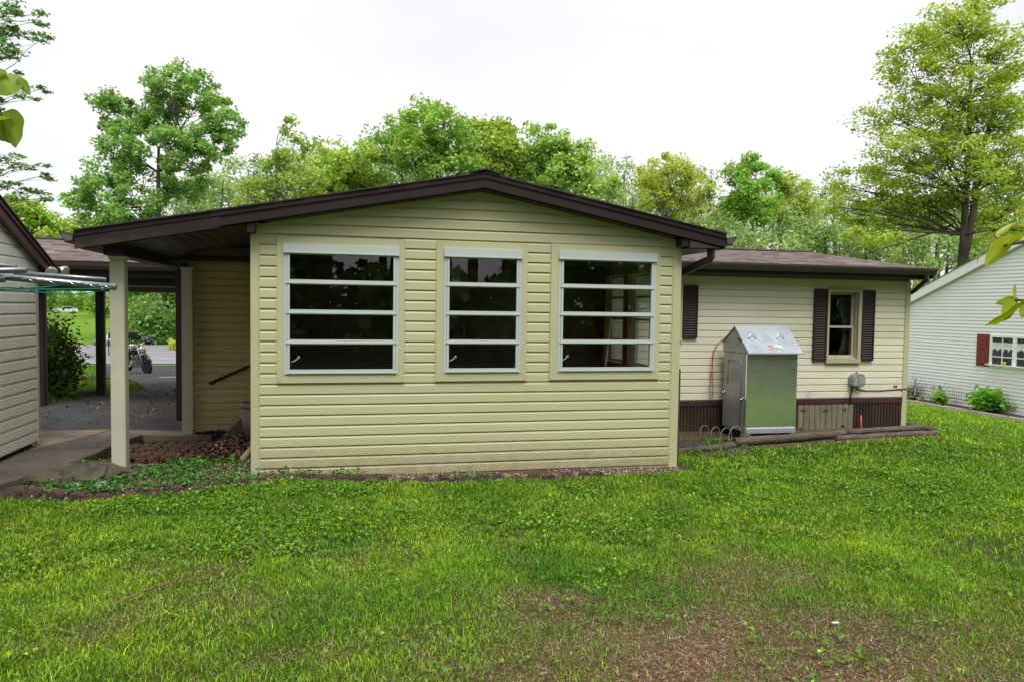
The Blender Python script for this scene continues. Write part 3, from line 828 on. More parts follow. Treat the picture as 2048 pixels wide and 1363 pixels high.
# eave and roofs
ER, EZ, RZ, RY = 1.86, 2.335, 2.80, 4.80
mb = MB(); mb.box(-1.45, 9.20, ER+.02, YW-.001, 2.165, 2.178); mb.box(-1.45, 9.20, ER, ER+.02, 2.165, 2.31); mb.build('eave', M_BROWN, house)
mb = MB(); mb.prism([(ER-.002, 2.325), (ER-.002, 2.235), (ER-.07, 2.222), (ER-.10, 2.27), (ER-.115, 2.30), (ER-.115, 2.325), (ER-.10, 2.325), (ER-.09, 2.30), (ER-.065, 2.24), (ER-.015, 2.248), (ER-.012, 2.325)], 'x', -1.45, 9.235)
mb.build('gutter', mat('gutter_brown', (.075, .06, .055), .4, .1), house)
mb = MB(); mb.prism([(ER-.03, EZ-.025), (RY, RZ-.03), (RY+3, EZ-.025), (RY+3, EZ-.06), (RY, RZ-.07), (ER-.03, EZ-.06)], 'x', -1.45, 9.225); hroof = mb.build('roof', M_BROWN, house)
def rake(x):
    mb = MB(); mb.prism([(ER-.03, EZ-.03), (RY, RZ-.035), (RY+3, EZ-.03), (RY+3, EZ-.17), (RY, RZ-.18), (ER-.03, EZ-.16)], 'x', x, x+.025); mb.build('rake_board', M_BROWN, house)
rake(9.226)
mb = MB(); mb.prism([(YW, 2.30), (RY, 2.74), (7.4, 2.30)], 'x', HX1-.15, HX1); mb.build('gable', M_TANTRIM, house)
def shingles(name, x0, x1, y0, z0, y1, z1, parent, expo=.14):
    """Tabs laid course over course, each with its own thickness, width and shade."""
    L = math.hypot(y1-y0, z1-z0); n = int(L/expo); dy, dz = (y1-y0)/L, (z1-z0)/L
    ny, nz_ = -dz, dy
    V = []; F = []; Cc = []
    for k in range(n):
        s0 = k*L/n; x = x0-random.uniform(0, .2); s1 = min(L, s0+L/n*1.15)
        while x < x1:
            w_ = random.uniform(.13, .34); a, b = max(x, x0), min(x+w_-.004, x1); x += w_
            if b-a < .02: continue
            t = random.uniform(.006, .016); sj = s0+random.choice([0, 0, .02, .035])
            base = len(V)
            for (s, q) in ((sj, 0), (sj, t), (s1, .004), (s1, 0)):
                for xx_ in (a, b): V.append((xx_, y0+dy*s+ny*q, z0+dz*s+nz_*q))
            F += [(base, base+1, base+3, base+2), (base+2, base+3, base+5, base+4), (base, base+2, base+4, base+6), (base+1, base+7, base+5, base+3)]
            g = random.choice([.75, .9, 1, 1, 1.12, 1.3]); c = np.array([.215, .175, .16])*g*random.uniform(.9, 1.1)
            Cc += [c]*8
    ob = np_mesh(name, V, np.array(F).ravel(), np.full(len(F), 4), C_SHINGLE, np.array(Cc), origin=((x0+x1)/2, y0, z0), parent=parent)
    tag(ob, kind='stuff')
    return ob
shingles('shingles', 4.0, 9.265, ER-.045, EZ-.026, RY, RZ-.03, hroof)
mb = MB(); mb.prism([(RY-.14, RZ-.035), (RY-.14, RZ-.025), (RY, RZ+.004), (RY+.14, RZ-.025), (RY+.14, RZ-.035), (RY, RZ-.012)], 'x', -1.2, 9.265); mb.build('ridge_cap', mat('dark_shingle', (.06, .048, .045)), hroof)
mb = MB()
rings = []
dp = [(9.10, 1.80, 2.24), (9.10, 1.80, 2.17), (9.105, 1.83, 2.14), (9.125, 1.90, 2.11), (9.205, 2.14, 2.01), (9.215, 2.24, 1.97), (9.22, 2.40, 1.9), (9.22, 2.46, -.1)]
for i, p in enumerate(dp):
    t = np.array(dp[min(i+1, len(dp)-1)])-np.array(dp[max(i-1, 0)]); t /= np.linalg.norm(t)
    s_ = np.cross(t, (.8, .6, 0)); s_ /= np.linalg.norm(s_); q_ = np.cross(t, s_); c = np.array(p)
    rings.append([c+.036*a*q_+.028*b*s_ for a, b in ((-1, -.7), (-.7, -1), (.7, -1), (1, -.7), (1, .7), (.7, 1), (-.7, 1), (-1, .7))])
mb.loft(rings); mb.build('downspout', M_BROWN, house)
# handrail on the porch wall
mb = MB(); mb.tube([(-.80, YW-.06, .70), (-.45, YW-.06, .86), (-.05, YW-.06, 1.04)], .016, 8); mb.tube([(-.80, YW-.06, .70), (-.80, YW-.012, .69)], .012, 6); mb.tube([(-.78, YW-.06, .712), (-.78, YW-.02, .69)], .012, 6)
tag(mb.build('handrail', M_BLACK, smooth=True), 'black sloping metal handrail on the shaded porch wall', 'handrail')

# ------------------------------------------------------------------ carport
carport = thing('carport', (-2.7, 7.3, 0), 'open brown carport with shingled roof over the driveway', 'carport')
mb = MB(); mb.prism([(4.30, 2.235), (7.5, 2.775), (10.7, 2.235), (10.7, 2.16), (7.5, 2.70), (4.30, 2.16)], 'x', -4.75, -1.46); croof = mb.build('roof', M_BROWN, carport)
shingles('shingles', -4.78, -1.44, 4.27, 2.238, 7.5, 2.778, croof)
mb = MB(); mb.prism([(7.36, 2.775), (7.36, 2.785), (7.5, 2.815), (7.64, 2.785), (7.64, 2.775), (7.5, 2.795)], 'x', -4.78, -1.44); mb.build('ridge_cap', mat('dark_shingle', (.06, .048, .045)), croof)
mb = MB(); mb.prism([(4.29, 2.225), (4.29, 2.135), (4.22, 2.122), (4.19, 2.17), (4.175, 2.225), (4.19, 2.225), (4.225, 2.14), (4.275, 2.148), (4.278, 2.225)], 'x', -4.75, -1.2); mb.build('gutter', mat('gutter_brown', (.075, .06, .055)), carport)
mb = MB(); mb.box(-4.7, -1.1, 4.34, 4.40, 2.02, 2.159); mb.build('fascia_board', M_BROWN, carport)
mb = MB(); mb.box(-4.0, -1.1, 4.55, 4.70, 1.90, 2.12); mb.build('header_beam', M_BROWN, carport)
mb = MB(); mb.box(-4.0, -1.1, 4.535, 4.548, 1.893, 1.905); mb.build('light_gap_strip', M_PLASTGREY, carport)  # pale strip coloured to stand in for the light gap at the header
mb = MB(); mb.box(-4.0, -1.1, 4.56, 4.66, 1.815, 1.899); mb.build('header_beam', M_SOFFIT, carport)
mb = MB(); mb.box(-3.66, -3.50, 4.70, 10.4, 1.92, 2.06); mb.build('side_beam', M_BROWN, carport)
mb = MB(); mb.box(-4.0, -1.06, 10.2, 10.35, 1.93, 2.15); mb.build('header_beam', M_BROWN, carport)
mb = MB(); mb.box(-4.0, -1.06, 4.71, 10.19, 2.13, 2.15); mb.build('ceiling', M_SOFFIT, carport)
for px, py, w_, zt in ((-3.62, 4.82, .07, 1.92), (-3.47, 7.05, .065, 1.92), (-1.345, 3.22, .055, 2.1)):
    mb = MB(); mb.box(px-w_, px+w_, py-w_, py+w_, gz(px, py)-.05, zt); mb.box(px+w_+.001, px+w_+.006, py-w_*.5, py+w_*.5, gz(px, py), zt-.02)
    mb.build('post', mat('carport_post', (.035, .017, .02), .45, .2, 3), carport, bevel=.004)
mb = MB(); mb.box(-1.40, -1.29, 3.28, 4.6, 2.09, 2.2); mb.build('tie_beam', M_BROWN, carport)

# ------------------------------------------------------------------ shed at the left
shed = thing('shed', (-3.6, 0, .1), 'small grey sided shed with maroon gable trim at the left edge', 'shed')
SX = -2.45
SY0, SY1 = -1.55, 1.53
def shed_z(y): return 2.135+.44*(1.53-abs(y+.01)) if True else 0
mb = MB(); mb.prism([(SY0, .15), (SY1, .15), (SY1, 2.08), (0, 2.75), (SY0, 2.08)], 'x', -4.6, SX); swall = mb.build('wall', M_SHED, shed)
mb = MB(); mb.box(-4.55, SX-.04, SY0+.04, SY1-.04, -.05, .15); mb.build('foundation', mat('dark_base', (.03, .027, .025), .9), shed)
hs_ = .1143
for i in range(28):
    z0 = .165+i*hs_
    lim = lambda z: 1.50 if z < 2.06 else max(0, 1.53-(z-2.06)/.44-.03)
    if lim(z0) < .1: break
    plank(swall, (SX, 0, 0), (0, 1, 0), (1, 0, 0), z0, hs_, (lambda z: -lim(z)), (lambda z: lim(z)), DUTCH, M_SHED)
mb = MB(); mb.box(SX-.02, SX+.026, SY1-.045, SY1+.012, .13, 2.06); mb.build('corner_trim', mat('shed_trim', (.55, .50, .44), .5, .06), shed, bevel=.003)
mb = MB(); mb.prism([(SY1+.0, 2.075), (0, 2.075+.44*1.53), (0, 2.04+.44*1.53), (SY1-.0, 2.04)], 'x', SX+.001, SX+.024); mb.build('gable_channel', mat('shed_trim', (.55, .50, .44)), shed)
for sgn in (1, -1):
    ye = sgn*1.79; zr = 2.835; ze = zr-.444*1.79
    mb = MB(); mb.prism([(0, zr), (ye, ze), (ye, ze-.05), (0, zr-.05)], 'x', SX+.02, SX+.11); mb.build('rake_edge', M_MAROON, shed)
    mb = MB(); mb.prism([(0, zr-.052), (ye, ze-.052), (ye-sgn*.03, ze-.13), (0, zr-.145)], 'x', SX+.06, SX+.095); mb.build('rake_board', M_MAROON, shed)
    mb = MB(); mb.prism([(0, zr+.012), (ye+sgn*.03, ze+.0), (ye+sgn*.03, ze-.018), (0, zr+.0005)], 'x', -4.7, SX+.125); mb.build('roof', mat('dark_shingle', (.06, .048, .045)), shed)
    mb = MB(); mb.prism([(0, zr-.005), (ye, ze-.005), (ye, ze-.045), (0, zr-.045)], 'x', -4.65, SX+.018); mb.build('roof_deck', M_SOFFIT, shed)
mb = MB(); mb.prism([(1.545, 2.10), (1.545, 1.90), (1.62, 1.93), (1.76, 1.96), (1.76, 2.0)], 'x', SX+.03, SX+.058); mb.build('eave_return', M_MAROON, shed)
# twin floodlight under the eave
fl = thing('floodlight', (-2.33, 1.86, 2.0), 'twin outdoor floodlight under the shed eave', 'floodlight')
mb = MB(); mb.lathe([(.05, 0), (.055, .02), (.03, .05)], (-2.39, 1.66, 1.985), 12, 'x'); mb.build('mount', M_BLACK, fl, smooth=True)
for (c, d_, mt) in (((-2.30, 1.55, 1.975), (.40, -.85, -.15), M_LAMPGLASS), ((-2.25, 1.74, 1.99), (.80, -.25, -.1), M_CHROME)):
    d_ = np.array(d_)/np.linalg.norm(d_); c = np.array(c)
    mb = MB(); mb.tube([c-d_*.10, c-d_*.06, c-d_*.0, c+d_*.03], [.026, .042, .064, .068], 14); lh = mb.build('lamp', mt if mt is M_CHROME else M_BLACK, fl, smooth=True)
    mb = MB(); mb.tube([c+d_*.031, c+d_*.036, c+d_*.042], [.064, .06, .036], 14); mb.build('lens', M_LAMPGLASS, lh, smooth=True)

# ------------------------------------------------------------------ steel cabinet with a gabled lid, beside the house
gen = thing('steel_cabinet', (6.38, 1.68, .0), 'galvanised steel cabinet with pitched lid standing against the house wall', 'cabinet')
GX0, GX1, GY0, GY1 = 5.985, 6.735, 1.40, 2.03
mb = MB(); mb.box(GX0+.012, GX1-.012, GY0+.012, GY1, .055, 1.10); gbody = mb.build('body', M_GREYSTEEL, gen, bevel=.004)
mb = MB(); mb.box(GX0+.02, GX1-.02, GY0+.004, GY0+.0115, .13, 1.085); mb.build('front_panel', M_GALV, gen)
mb = MB(); mb.box(GX0, GX0+.022, GY0, GY0+.03, .055, 1.10); mb.build('edge_strip', M_GALV, gen); mb = MB(); mb.box(GX1-.022, GX1, GY0, GY0+.03, .055, 1.10); mb.build('edge_strip', M_GALV, gen)
mb = MB(); mb.prism([(GY0-.012, .045), (GY0-.012, .105), (GY0+.002, .115), (GY0+.0115, .129), (GY0+.0115, .045)], 'x', GX0+.006, GX1-.006); mb.build('base_tray', M_GREYSTEEL, gen)
mb = MB(); mb.box(GX0+.04, GX1-.04, GY0+.04, GY1-.02, -.06, .054); mb.build('plinth', M_BLACK, gen)
# lid: a gabled hood, steeper at the front
AY, AZ = 1.72, 1.445
mb = MB(); mb.prism([(GY0-.03, 1.105), (GY0-.03, 1.122), (AY, AZ), (GY1+.02, 1.235), (GY1+.02, 1.105)], 'x', GX0+.004, GX1-.004); lid = mb.build('lid', M_GREYSTEEL, gen, bevel=.003)
mb = MB(); mb.prism([(GY0-.05, 1.098), (GY0-.05, 1.116), (AY-.004, AZ+.016), (AY+.004, AZ+.004), (GY0-.032, 1.098)], 'x', GX0-.012, GX1+.045); mb.build('lid_panel', M_GALVROOF, lid)
mb = MB(); mb.prism([(AY+.005, AZ+.016), (GY1+.035, 1.235), (GY1+.035, 1.222), (AY+.005, AZ+.002)], 'x', GX0-.010, GX1+.043); mb.build('lid_panel', M_GALVROOF, lid)
nrm = np.array([0, -(AZ-1.105), AY-GY0+.05]); nrm /= np.linalg.norm(nrm)
def on_lid(u, t, h=.018):      # u along the ridge, t 0 at the eave to 1 at the ridge
    return np.array([u, GY0-.05+t*(AY-GY0+.05), 1.107+t*(AZ-1.107)])+nrm*h
for u in (6.14, 6.56):
    c = on_lid(u, .55)
    mb = MB(); pts = [on_lid(u+.05*math.cos(a), .55+.09*math.sin(a), .016+.03*max(0, math.sin(a))) for a in np.linspace(-.3, math.pi+.3, 9)]
    mb.tube(pts, .006, 6); mb.build('lift_ring', M_CHROME, lid, smooth=True)
for k in range(5):
    t = .42+k*.055; mb = MB()
    a, b, c_, d_ = on_lid(6.28, t, .011), on_lid(6.43, t, .011), on_lid(6.43, t+.018, .016), on_lid(6.28, t+.018, .016)
    mb.add([a, b, c_, d_, a-nrm*.004, b-nrm*.004, c_-nrm*.008, d_-nrm*.008], [(0, 1, 2, 3), (7, 6, 5, 4), (0, 4, 5, 1), (2, 6, 7, 3), (1, 5, 6, 2), (3, 7, 4, 0)]); mb.build('louvre', M_GALVROOF, lid)
def patch(u0, u1, t0, t1, h, nm, mt, par):
    mb = MB(); q = [on_lid(u0, t0, h), on_lid(u1, t0, h), on_lid(u1, t1, h), on_lid(u0, t1, h)]
    mb.add([p for p in q]+[p-nrm*.003 for p in q], [(0, 1, 2, 3), (7, 6, 5, 4), (0, 4, 5, 1), (1, 5, 6, 2), (2, 6, 7, 3), (3, 7, 4, 0)]); return mb.build(nm, mt, par)
st = patch(6.285, 6.515, .17, .29, .013, 'sticker', M_PAPER, lid)
patch(6.295, 6.39, .245, .28, .0165, 'sticker_print', M_REDPRINT, st)
for k in range(3): patch(6.30, 6.50-.03*k, .185+k*.018, .193+k*.018, .0165, 'sticker_print', mat('pink_print', (.7, .35, .36), .6), st)
for x_, z_ in ((GX0-.012, 1.32), (GX1+.045, 1.33)):
    mb = MB(); mb.box(x_-.02, x_+.02, 1.56, 1.62, z_-.06, z_-.025); mb.build('latch', M_CHROME, lid, bevel=.004)
# pressed door panel on the left side
mb = MB()
def sidebox(y0, y1, z0, z1, t): mb.box(GX0+.012-t, GX0+.0125, y0, y1, z0, z1)
sidebox(1.46, 1.97, .07, 1.09, .004)
door = mb.build('side_door', M_GREYSTEEL, gen, bevel=.002)
path = [(GX0+.006, 1.55, .12), (GX0+.006, 1.55, .93), (GX0+.006, 1.565, .985), (GX0+.006, 1.61, 1.01), (GX0+.006, 1.84, 1.01), (GX0+.006, 1.88, .985), (GX0+.006, 1.895, .93), (GX0+.006, 1.895, .66)]
mb = MB(); mb.tube(path, .009, 6); mb.build('pressed_rib', M_GREYSTEEL, door, smooth=True)
for k in range(5):
    mb = MB(); mb.box(GX0-.004, GX0+.008, 1.62, 1.83, .73+k*.035, .745+k*.035); mb.build('vent_slot', M_GREYSTEEL, door, bevel=.003)
for y_, z_ in ((1.50, .49), (1.98, .53)):
    mb = MB(); mb.box(GX0-.006, GX0+.008, y_-.02, y_+.02, z_-.025, z_+.025); mb.tube([(GX0-.01, y_-.025, z_-.01), (GX0-.03, y_, z_+.01), (GX0-.012, y_+.02, z_+.015)], .006, 6); mb.build('door_latch', M_CHROME, door, smooth=True)
# white meshes of wire hoops beside it
for k, (x, y, r_) in enumerate(((5.82, 1.36, .13), (5.80, 1.56, .11), (5.74, 1.74, .09), (5.66, 1.90, .085))):
    mb = MB(); g = gz(x, y)
    hh_ = .05 if k else .08
    arc = [(x+r_*math.cos(a)*.9, y+r_*math.cos(a)*.3, g+hh_+r_*math.sin(a)) for a in np.linspace(0, math.pi, 13)]
    mb.tube([(arc[0][0], arc[0][1], g-.03)]+arc+[(arc[-1][0], arc[-1][1], g-.03)], .0036, 5)
    tag(mb.build('wire_hoop', mat('pale_wire', (.42, .45, .45), .4), smooth=True), ['largest pale wire hoop stuck in the soil nearest the cabinet front', 'second pale wire hoop back from the cabinet front', 'third pale wire hoop back beside the cabinet', 'smallest pale wire hoop nearest the brown skirting'][k], 'wire hoop', 'wire hoops beside the cabinet')
# orange cord
mb = MB()
mb.tube([(6.02, 1.93, 1.27), (5.95, 1.99, 1.27), (5.90, 2.06, 1.20), (5.875, 2.12, 1.08), (5.872, 2.13, .98), (5.88, 2.13, .90), (5.895, 2.14, .62), (5.905, 2.14, .42)], .0048, 6)
mb.tube([(6.02, 1.93, 1.255), (5.955, 2.0, 1.25), (5.91, 2.07, 1.17), (5.882, 2.12, 1.05), (5.884, 2.13, .98), (5.872, 2.13, .86), (5.852, 2.14, .56), (5.865, 2.14, .40)], .0048, 6)
cord = tag(mb.build('extension_cord', M_CABLE, smooth=True), 'red orange extension cord hanging between the cabinet and the siding', 'cord')
mb = MB(); mb.box(5.862, 5.898, 2.115, 2.145, .80, .85); mb.build('plug', M_YELLOW, cord, bevel=.006)
# utility box, cable, stickers, orange pipe
ub = thing('utility_box', (8.24, 2.1, .57), 'grey plastic utility box with cable on the wall below the window', 'utility box')
mb = MB(); mb.prism([(8.135, .60), (8.16, .575), (8.33, .575), (8.355, .60), (8.355, .72), (8.30, .765), (8.19, .765), (8.135, .72)], 'y', YW-.13, YW-.012); mb.build('housing', M_PLASTGREY, ub, bevel=.012)
mb = MB(); mb.prism([(8.22, .61), (8.335, .61), (8.335, .72), (8.29, .75), (8.22, .75)], 'y', YW-.136, YW-.1305); mb.build('cover', M_PLASTGREY, ub, bevel=.004)
mb = MB(); mb.tube([(8.245, YW-.06, .765), (8.245, YW-.06, .79), (8.265, YW-.04, .80)], .012, 6); mb.build('eyelet', M_STEELPIPE, ub, smooth=True)
mb = MB(); mb.tube([(8.185, YW-.06, .58), (8.18, YW-.045, .50), (8.165, YW-.045, .42), (8.165, YW-.05, .32)], .010, 6); mb.tube([(8.26, YW-.06, .58), (8.27, YW-.03, .53), (8.45, YW-.022, .50), (8.7, YW-.02, .495), (9.0, YW-.02, .515), (9.17, YW-.034, .52)], .006, 6); mb.build('cable', M_RUBBER, ub, smooth=True)
mb = MB(); mb.box(7.435, 7.515, YW-.0175, YW-.0155, .41, .49); tag(mb.build('paper_notice', mat('blue_paper', (.55, .62, .66), .6), None), 'small pale square notice on the siding above the hatch', 'notice')
mb = MB(); mb.box(8.93, 9.0, YW-.0175, YW-.0155, .535, .575); tag(mb.build('red_tag', mat('red_tag', (.38, .09, .05), .6), None), 'small red tag on the siding near the house corner', 'tag')
mb = MB(); mb.tube([(8.275, 2.03, gz(8.27, 2.03)-.03), (8.285, 2.06, .02), (8.305, 2.09, .14)], .014, 8); tag(mb.build('orange_pipe', M_ORANGE, smooth=True), 'short salmon orange pipe rising from the soil by the skirting', 'pipe')

# ------------------------------------------------------------------ logs, stones and litter along the beds
def log(p0, p1, r0, r1, label):
    p0, p1 = np.array(p0, float), np.array(p1, float); n = 12; path = []; rr = []
    for k in range(n+1):
        t = k/n; q = p0*(1-t)+p1*t; q = q+np.array([0, random.uniform(-.012, .012), random.uniform(-.006, .006)])
        path.append(q); rr.append(.84*(r0*(1-t)+r1*t)*random.uniform(.92, 1.08))
    mb = MB(); mb.tube(path, rr, 10)
    return tag(mb.build('edging_log', M_LOG, smooth=False), label, 'log', 'logs edging the house bed')
g0 = lambda x, y, d=0: (x, y, gz(x, y)+d)
log(g0(5.66, 1.10, .05), g0(7.52, 1.46, .06), .068, .055, 'thick weathered log lying in front of the steel cabinet')
log(g0(7.45, 1.52, .055), g0(9.05, 1.76, .07), .055, .05, 'weathered log in front of the dark skirting, upper of the crossing pair')
log(g0(7.28, 1.30, .03), g0(9.20, 1.60, .035), .045, .052, 'long weathered log at the lawn edge, lower of the crossing pair')
log(g0(9.28, 1.75, .05), g0(9.34, 3.1, .05), .055, .05, 'dark log running back past the house corner')
log(g0(4.62, .68, .03), g0(5.58, .98, .03), .04, .045, 'thin rotten log between the sunroom corner and the cabinet')
mb = MB(); mb.box(4.78, 5.16, .86, 1.18, gz(5, 1)-.03, gz(5, 1)+.06); tag(mb.build('paver_block', mat('slate_block', (.05, .05, .058), .9, .2, 8, .4, 60), bevel=.006), 'flat dark slate block beside the sunroom corner', 'paver')
def stone(c, r, mt, name, label, cat, seed, group=None, jag=.05, nn=14, mm=8):
    rs = np.random.default_rng(seed); mb = MB(); rings = []
    ph = rs.random(6)*6.28
    for j in range(mm):
        t = math.pi*(.04+.92*j/(mm-1)); ring = []
        for k in range(nn):
            a = 2*math.pi*k/nn
            w_ = 1+.14*math.sin(2*a+ph[0]+t)+.10*math.sin(3*a+ph[1])+.08*math.sin(5*a+ph[2]+2*t)+rs.uniform(-jag, jag)
            ring.append((c[0]+r[0]*w_*math.sin(t)*math.cos(a), c[1]+r[1]*w_*math.sin(t)*math.sin(a), c[2]-r[2]*math.cos(t)*(1+.08*math.sin(4*a+ph[3])+rs.uniform(-2*jag, 2*jag))))
        rings.append(ring)
    mb.loft(rings); return tag(mb.build(name, mt), label, cat, group)
stone((5.86, 1.18, gz(5.86, 1.2)+.09), (.07, .07, .065), M_ROCK, 'stone', 'chunky brown stone at the end of the thick log', 'stone', 3)
stone((8.52, 1.80, gz(8.52, 1.8)+.02), (.075, .06, .06), mat('mossy_stone', (.10, .09, .045), .95, .3, 8, .6, 30), 'stone', 'mossy round stone behind the log by the skirting', 'stone', 4)
stone((-1.50, -.06, gz(-1.5, -.06)+.0), (.42, .25, .15), M_ROCK, 'boulder', 'broad low lichened boulder beside the concrete walk', 'boulder', 5, None, .09, 26, 14)
stone((-1.44, -.33, gz(-1.44, -.3)+.015), (.085, .05, .035), M_PALESTONE, 'stone', 'pale grey stone in front of the boulder, left of two', 'stone', 6)
stone((-1.27, -.33, gz(-1.27, -.3)+.012), (.05, .045, .04), M_PALESTONE, 'stone', 'small pale grey stone in front of the boulder, right of two', 'stone', 7)
stone((-.90, .16, gz(-.9, .16)-.01), (.15, .10, .045), mat('moss_flat', (.075, .072, .035), .95, .3, 8, .6, 30), 'flat_stone', 'flat mossy stone in the pebbles right of the porch post', 'stone', 8)
ORD = ['first', 'second', 'third', 'fourth', 'fifth', 'sixth', 'seventh', 'eighth', 'ninth', 'tenth', 'eleventh', 'twelfth', 'thirteenth', 'fourteenth', 'fifteenth', 'sixteenth', 'seventeenth', 'eighteenth', 'nineteenth', 'twentieth']
ORD += ['twenty-'+o for o in ORD[:9]]+['thirtieth']+['thirty-'+o for o in ORD[:9]]
# scalloped edging bricks, each its own thing
pos = []
x = -1.86
while x < 3.4:
    pos.append((x, float(edge_y(x))+random.uniform(-.012, .012))); x += .150+random.uniform(0, .05)
for k, (x, y) in enumerate(pos):
    up = k < 3
    mb = MB(); zg = gz(x, y)
    prof = []
    wd = (.074 if up else .062)*random.uniform(.85, 1.05)
    for a in np.linspace(0, math.pi, 9): prof.append((wd*math.cos(a), (.045 if up else .022)+.050*math.sin(a)))
    prof = [(wd, -.06)]+prof+[(-wd, -.06)]
    mb.prism(prof, 'y', -.035, .035)
    if up:
        pr2 = [(.05*math.cos(a), .02+.036*math.sin(a)) for a in np.linspace(0, math.pi, 9)]+[(-.05, -.05), (.05, -.05)]
    ang = math.atan2(float(edge_y(x+.05)-edge_y(x-.05)), .1)+random.uniform(-.12, .12); M4 = Matrix.Translation((x, y, zg-random.uniform(-.005, .035)*(not up))) @ Matrix.Rotation(ang, 4, 'Z') @ Matrix.Rotation(random.uniform(-.15, .25), 4, 'X')
    mb.xf = np.array(M4)
    n_ = len(pos)
    if k < 3: lab = ['leftmost tall arched edging brick beside the walk', 'second tall arched edging brick from the walk', 'third tall arched edging brick from the walk'][k]
    else: lab = 'low purple brown edging brick, %s along the bed from the concrete walk' % ORD[k]
    tag(mb.build('edging_brick', M_BRICKED, bevel=.006), lab, 'edging brick', 'scalloped bricks edging the bed')
# pipe end, trash can, board, mat, stick
mb = MB(); mb.tube([(-.215, .50, .085), (-.12, .86, .19)], .032, 12); tag(mb.build('drain_pipe', M_PLASTTAN, smooth=True), 'tan drain pipe end poking out by the sunroom corner', 'pipe')
can = thing('ribbed_planter', (-.215, 1.50, .1), 'ribbed tan plastic planter by the sunroom corner in the leaves', 'planter')
mb = MB(); mb.lathe([(.10, .0), (.135, .38), (.13, .38), (.09, .03)], (-.215, 1.50, .11), 20); mb.build('body', M_PLASTTAN, can, smooth=True)
mb = MB(); mb.lathe([(.135, .375), (.152, .385), (.156, .43), (.14, .435), (.13, .39)], (-.215, 1.50, .11), 20); mb.build('rim', M_PLASTTAN, can, smooth=True)
for k in range(20):
    a = 2*math.pi*k/20; mb = MB(); ca, sa = math.cos(a), math.sin(a)
    mb.tube([(-.215+.104*ca, 1.50+.104*sa, .14), (-.215+.136*ca, 1.50+.136*sa, .48)], .010, 5); mb.build('rib', M_PLASTTAN, can, smooth=True)
mb = MB(); mb.add([(-.60, 1.72, .12), (-.14, 1.78, .16), (-.12, 2.12, .42), (-.42, 2.14, .28), (-.60, 1.72, .105), (-.14, 1.78, .145), (-.12, 2.12, .405), (-.42, 2.14, .265)], [(0, 1, 2, 3), (7, 6, 5, 4), (0, 4, 5, 1), (1, 5, 6, 2), (2, 6, 7, 3), (3, 7, 4, 0)])
tag(mb.build('plywood_board', mat('grey_board', (.075, .062, .055), .8, .2, 6)), 'grey board lying aslant in the leaves against the porch wall', 'board')
mb = MB(); mb.prism([(-.86, 1.93), (-.55, 1.90), (-.42, 2.14), (-.78, 2.17)], 'z', .10, .112); tag(mb.build('door_mat', mat('dark_mat', (.025, .022, .022), .95, .3, 30)), 'dark door mat on the ground beside the rear porch post', 'mat')
mb = MB(); mb.tube([(-.36, -3.22, gz(-.36, -3.2)+.045), (-.25, -3.06, gz(-.25, -3.05)+.05), (-.16, -2.98, gz(-.16, -2.98)+.05), (-.06, -2.86, gz(-.06, -2.86)+.05)], [.006, .006, .0055, .004], 7); mb.tube([(-.2, -3.01, gz(-.2, -3)+.05), (-.17, -3.06, gz(-.17, -3.06)+.075)], [.005, .002], 5)
tag(mb.build('fallen_stick', mat('stick_bark', (.20, .13, .075), .9, .3, 20), smooth=True), 'bent brown stick lying on the lawn at the lower left', 'stick')
mb = MB(); mb.tube([(4.62, .16, gz(4.6, .1)), (4.615, .16, .15), (4.63, .165, .33)], [.005, .004, .003], 5); tag(mb.build('dead_stalk', M_TWIG), 'thin dark dead stalk upright in the lawn by the sunroom', 'stalk')
mb = MB(); mb.box(3.335, 3.37, -3.948, -3.932, gz(3.35, -3.95)+.02, gz(3.35, -3.95)+.024); tag(mb.build('paper_scrap', M_PAPER), 'tiny white scrap lying on the bare soil', 'scrap')

# ------------------------------------------------------------------ clothes drier arms at the upper left
cl = thing('clothes_drier', (-1.75, -2.745, 0), 'folded steel rotary clothes drier with green lines reaching in from the left', 'clothes drier')
mb = MB(); mb.tube([(-1.75, -2.745, -.05), (-1.75, -2.745, 2.02)], .024, 12); mb.build('pole', M_STEELPIPE, cl, smooth=True)
P = lambda px, py, d: bearing(px, py, d)
arms = [((-150, 541), (231, 574), 3.80, .0175), ((-150, 543), (52, 540.5), 3.74, .0155), ((30, 546), (211, 559.5), 3.86, .0120), ((-150, 513), (31, 534.5), 3.92, .0135), ((-150, 560), (8, 557), 3.76, .021)]
for a, b, d, r_ in arms:
    mb = MB(); p0, p1 = P(*a, d), P(*b, d); mb.tube([p0, p1], r_, 14); ar = mb.build('arm', M_STEELPIPE, cl, smooth=True)
    if r_ > .017 and r_ < .02:
        for k in range(14):
            t = .42+k*.041; c = p0*(1-t)+p1*t
            mb = MB(); mb.lathe([(.003, -.0188), (.0035, -.0172)], c+np.array([0, 0, .004]), 6, 'y'); mb.build('hole', M_BLACK, ar)
        for t in (.55, .66, .77, .87, .95):
            c = p0*(1-t)+p1*t; dirv = (p1-p0)/np.linalg.norm(p1-p0)
            mb = MB(); mb.tube([c-dirv*.035+np.array([0, -.018, -.002]), c+np.array([0, -.021, .002]), c+dirv*.03+np.array([0, -.018, -.012])], .0028, 5); mb.build('line_clip', M_CHROME, ar, smooth=True)
def line(pts, d, r_=.0028):
    q = [P(x, y, d) for x, y in pts]; mb = MB(); mb.tube(q, r_, 5); mb.build('line', M_GREENWIRE, cl, smooth=True)
def sag(a, b, s, n=9): return [(a[0]+(b[0]-a[0])*t, a[1]+(b[1]-a[1])*t+s*4*t*(1-t)) for t in np.linspace(0, 1, n)]
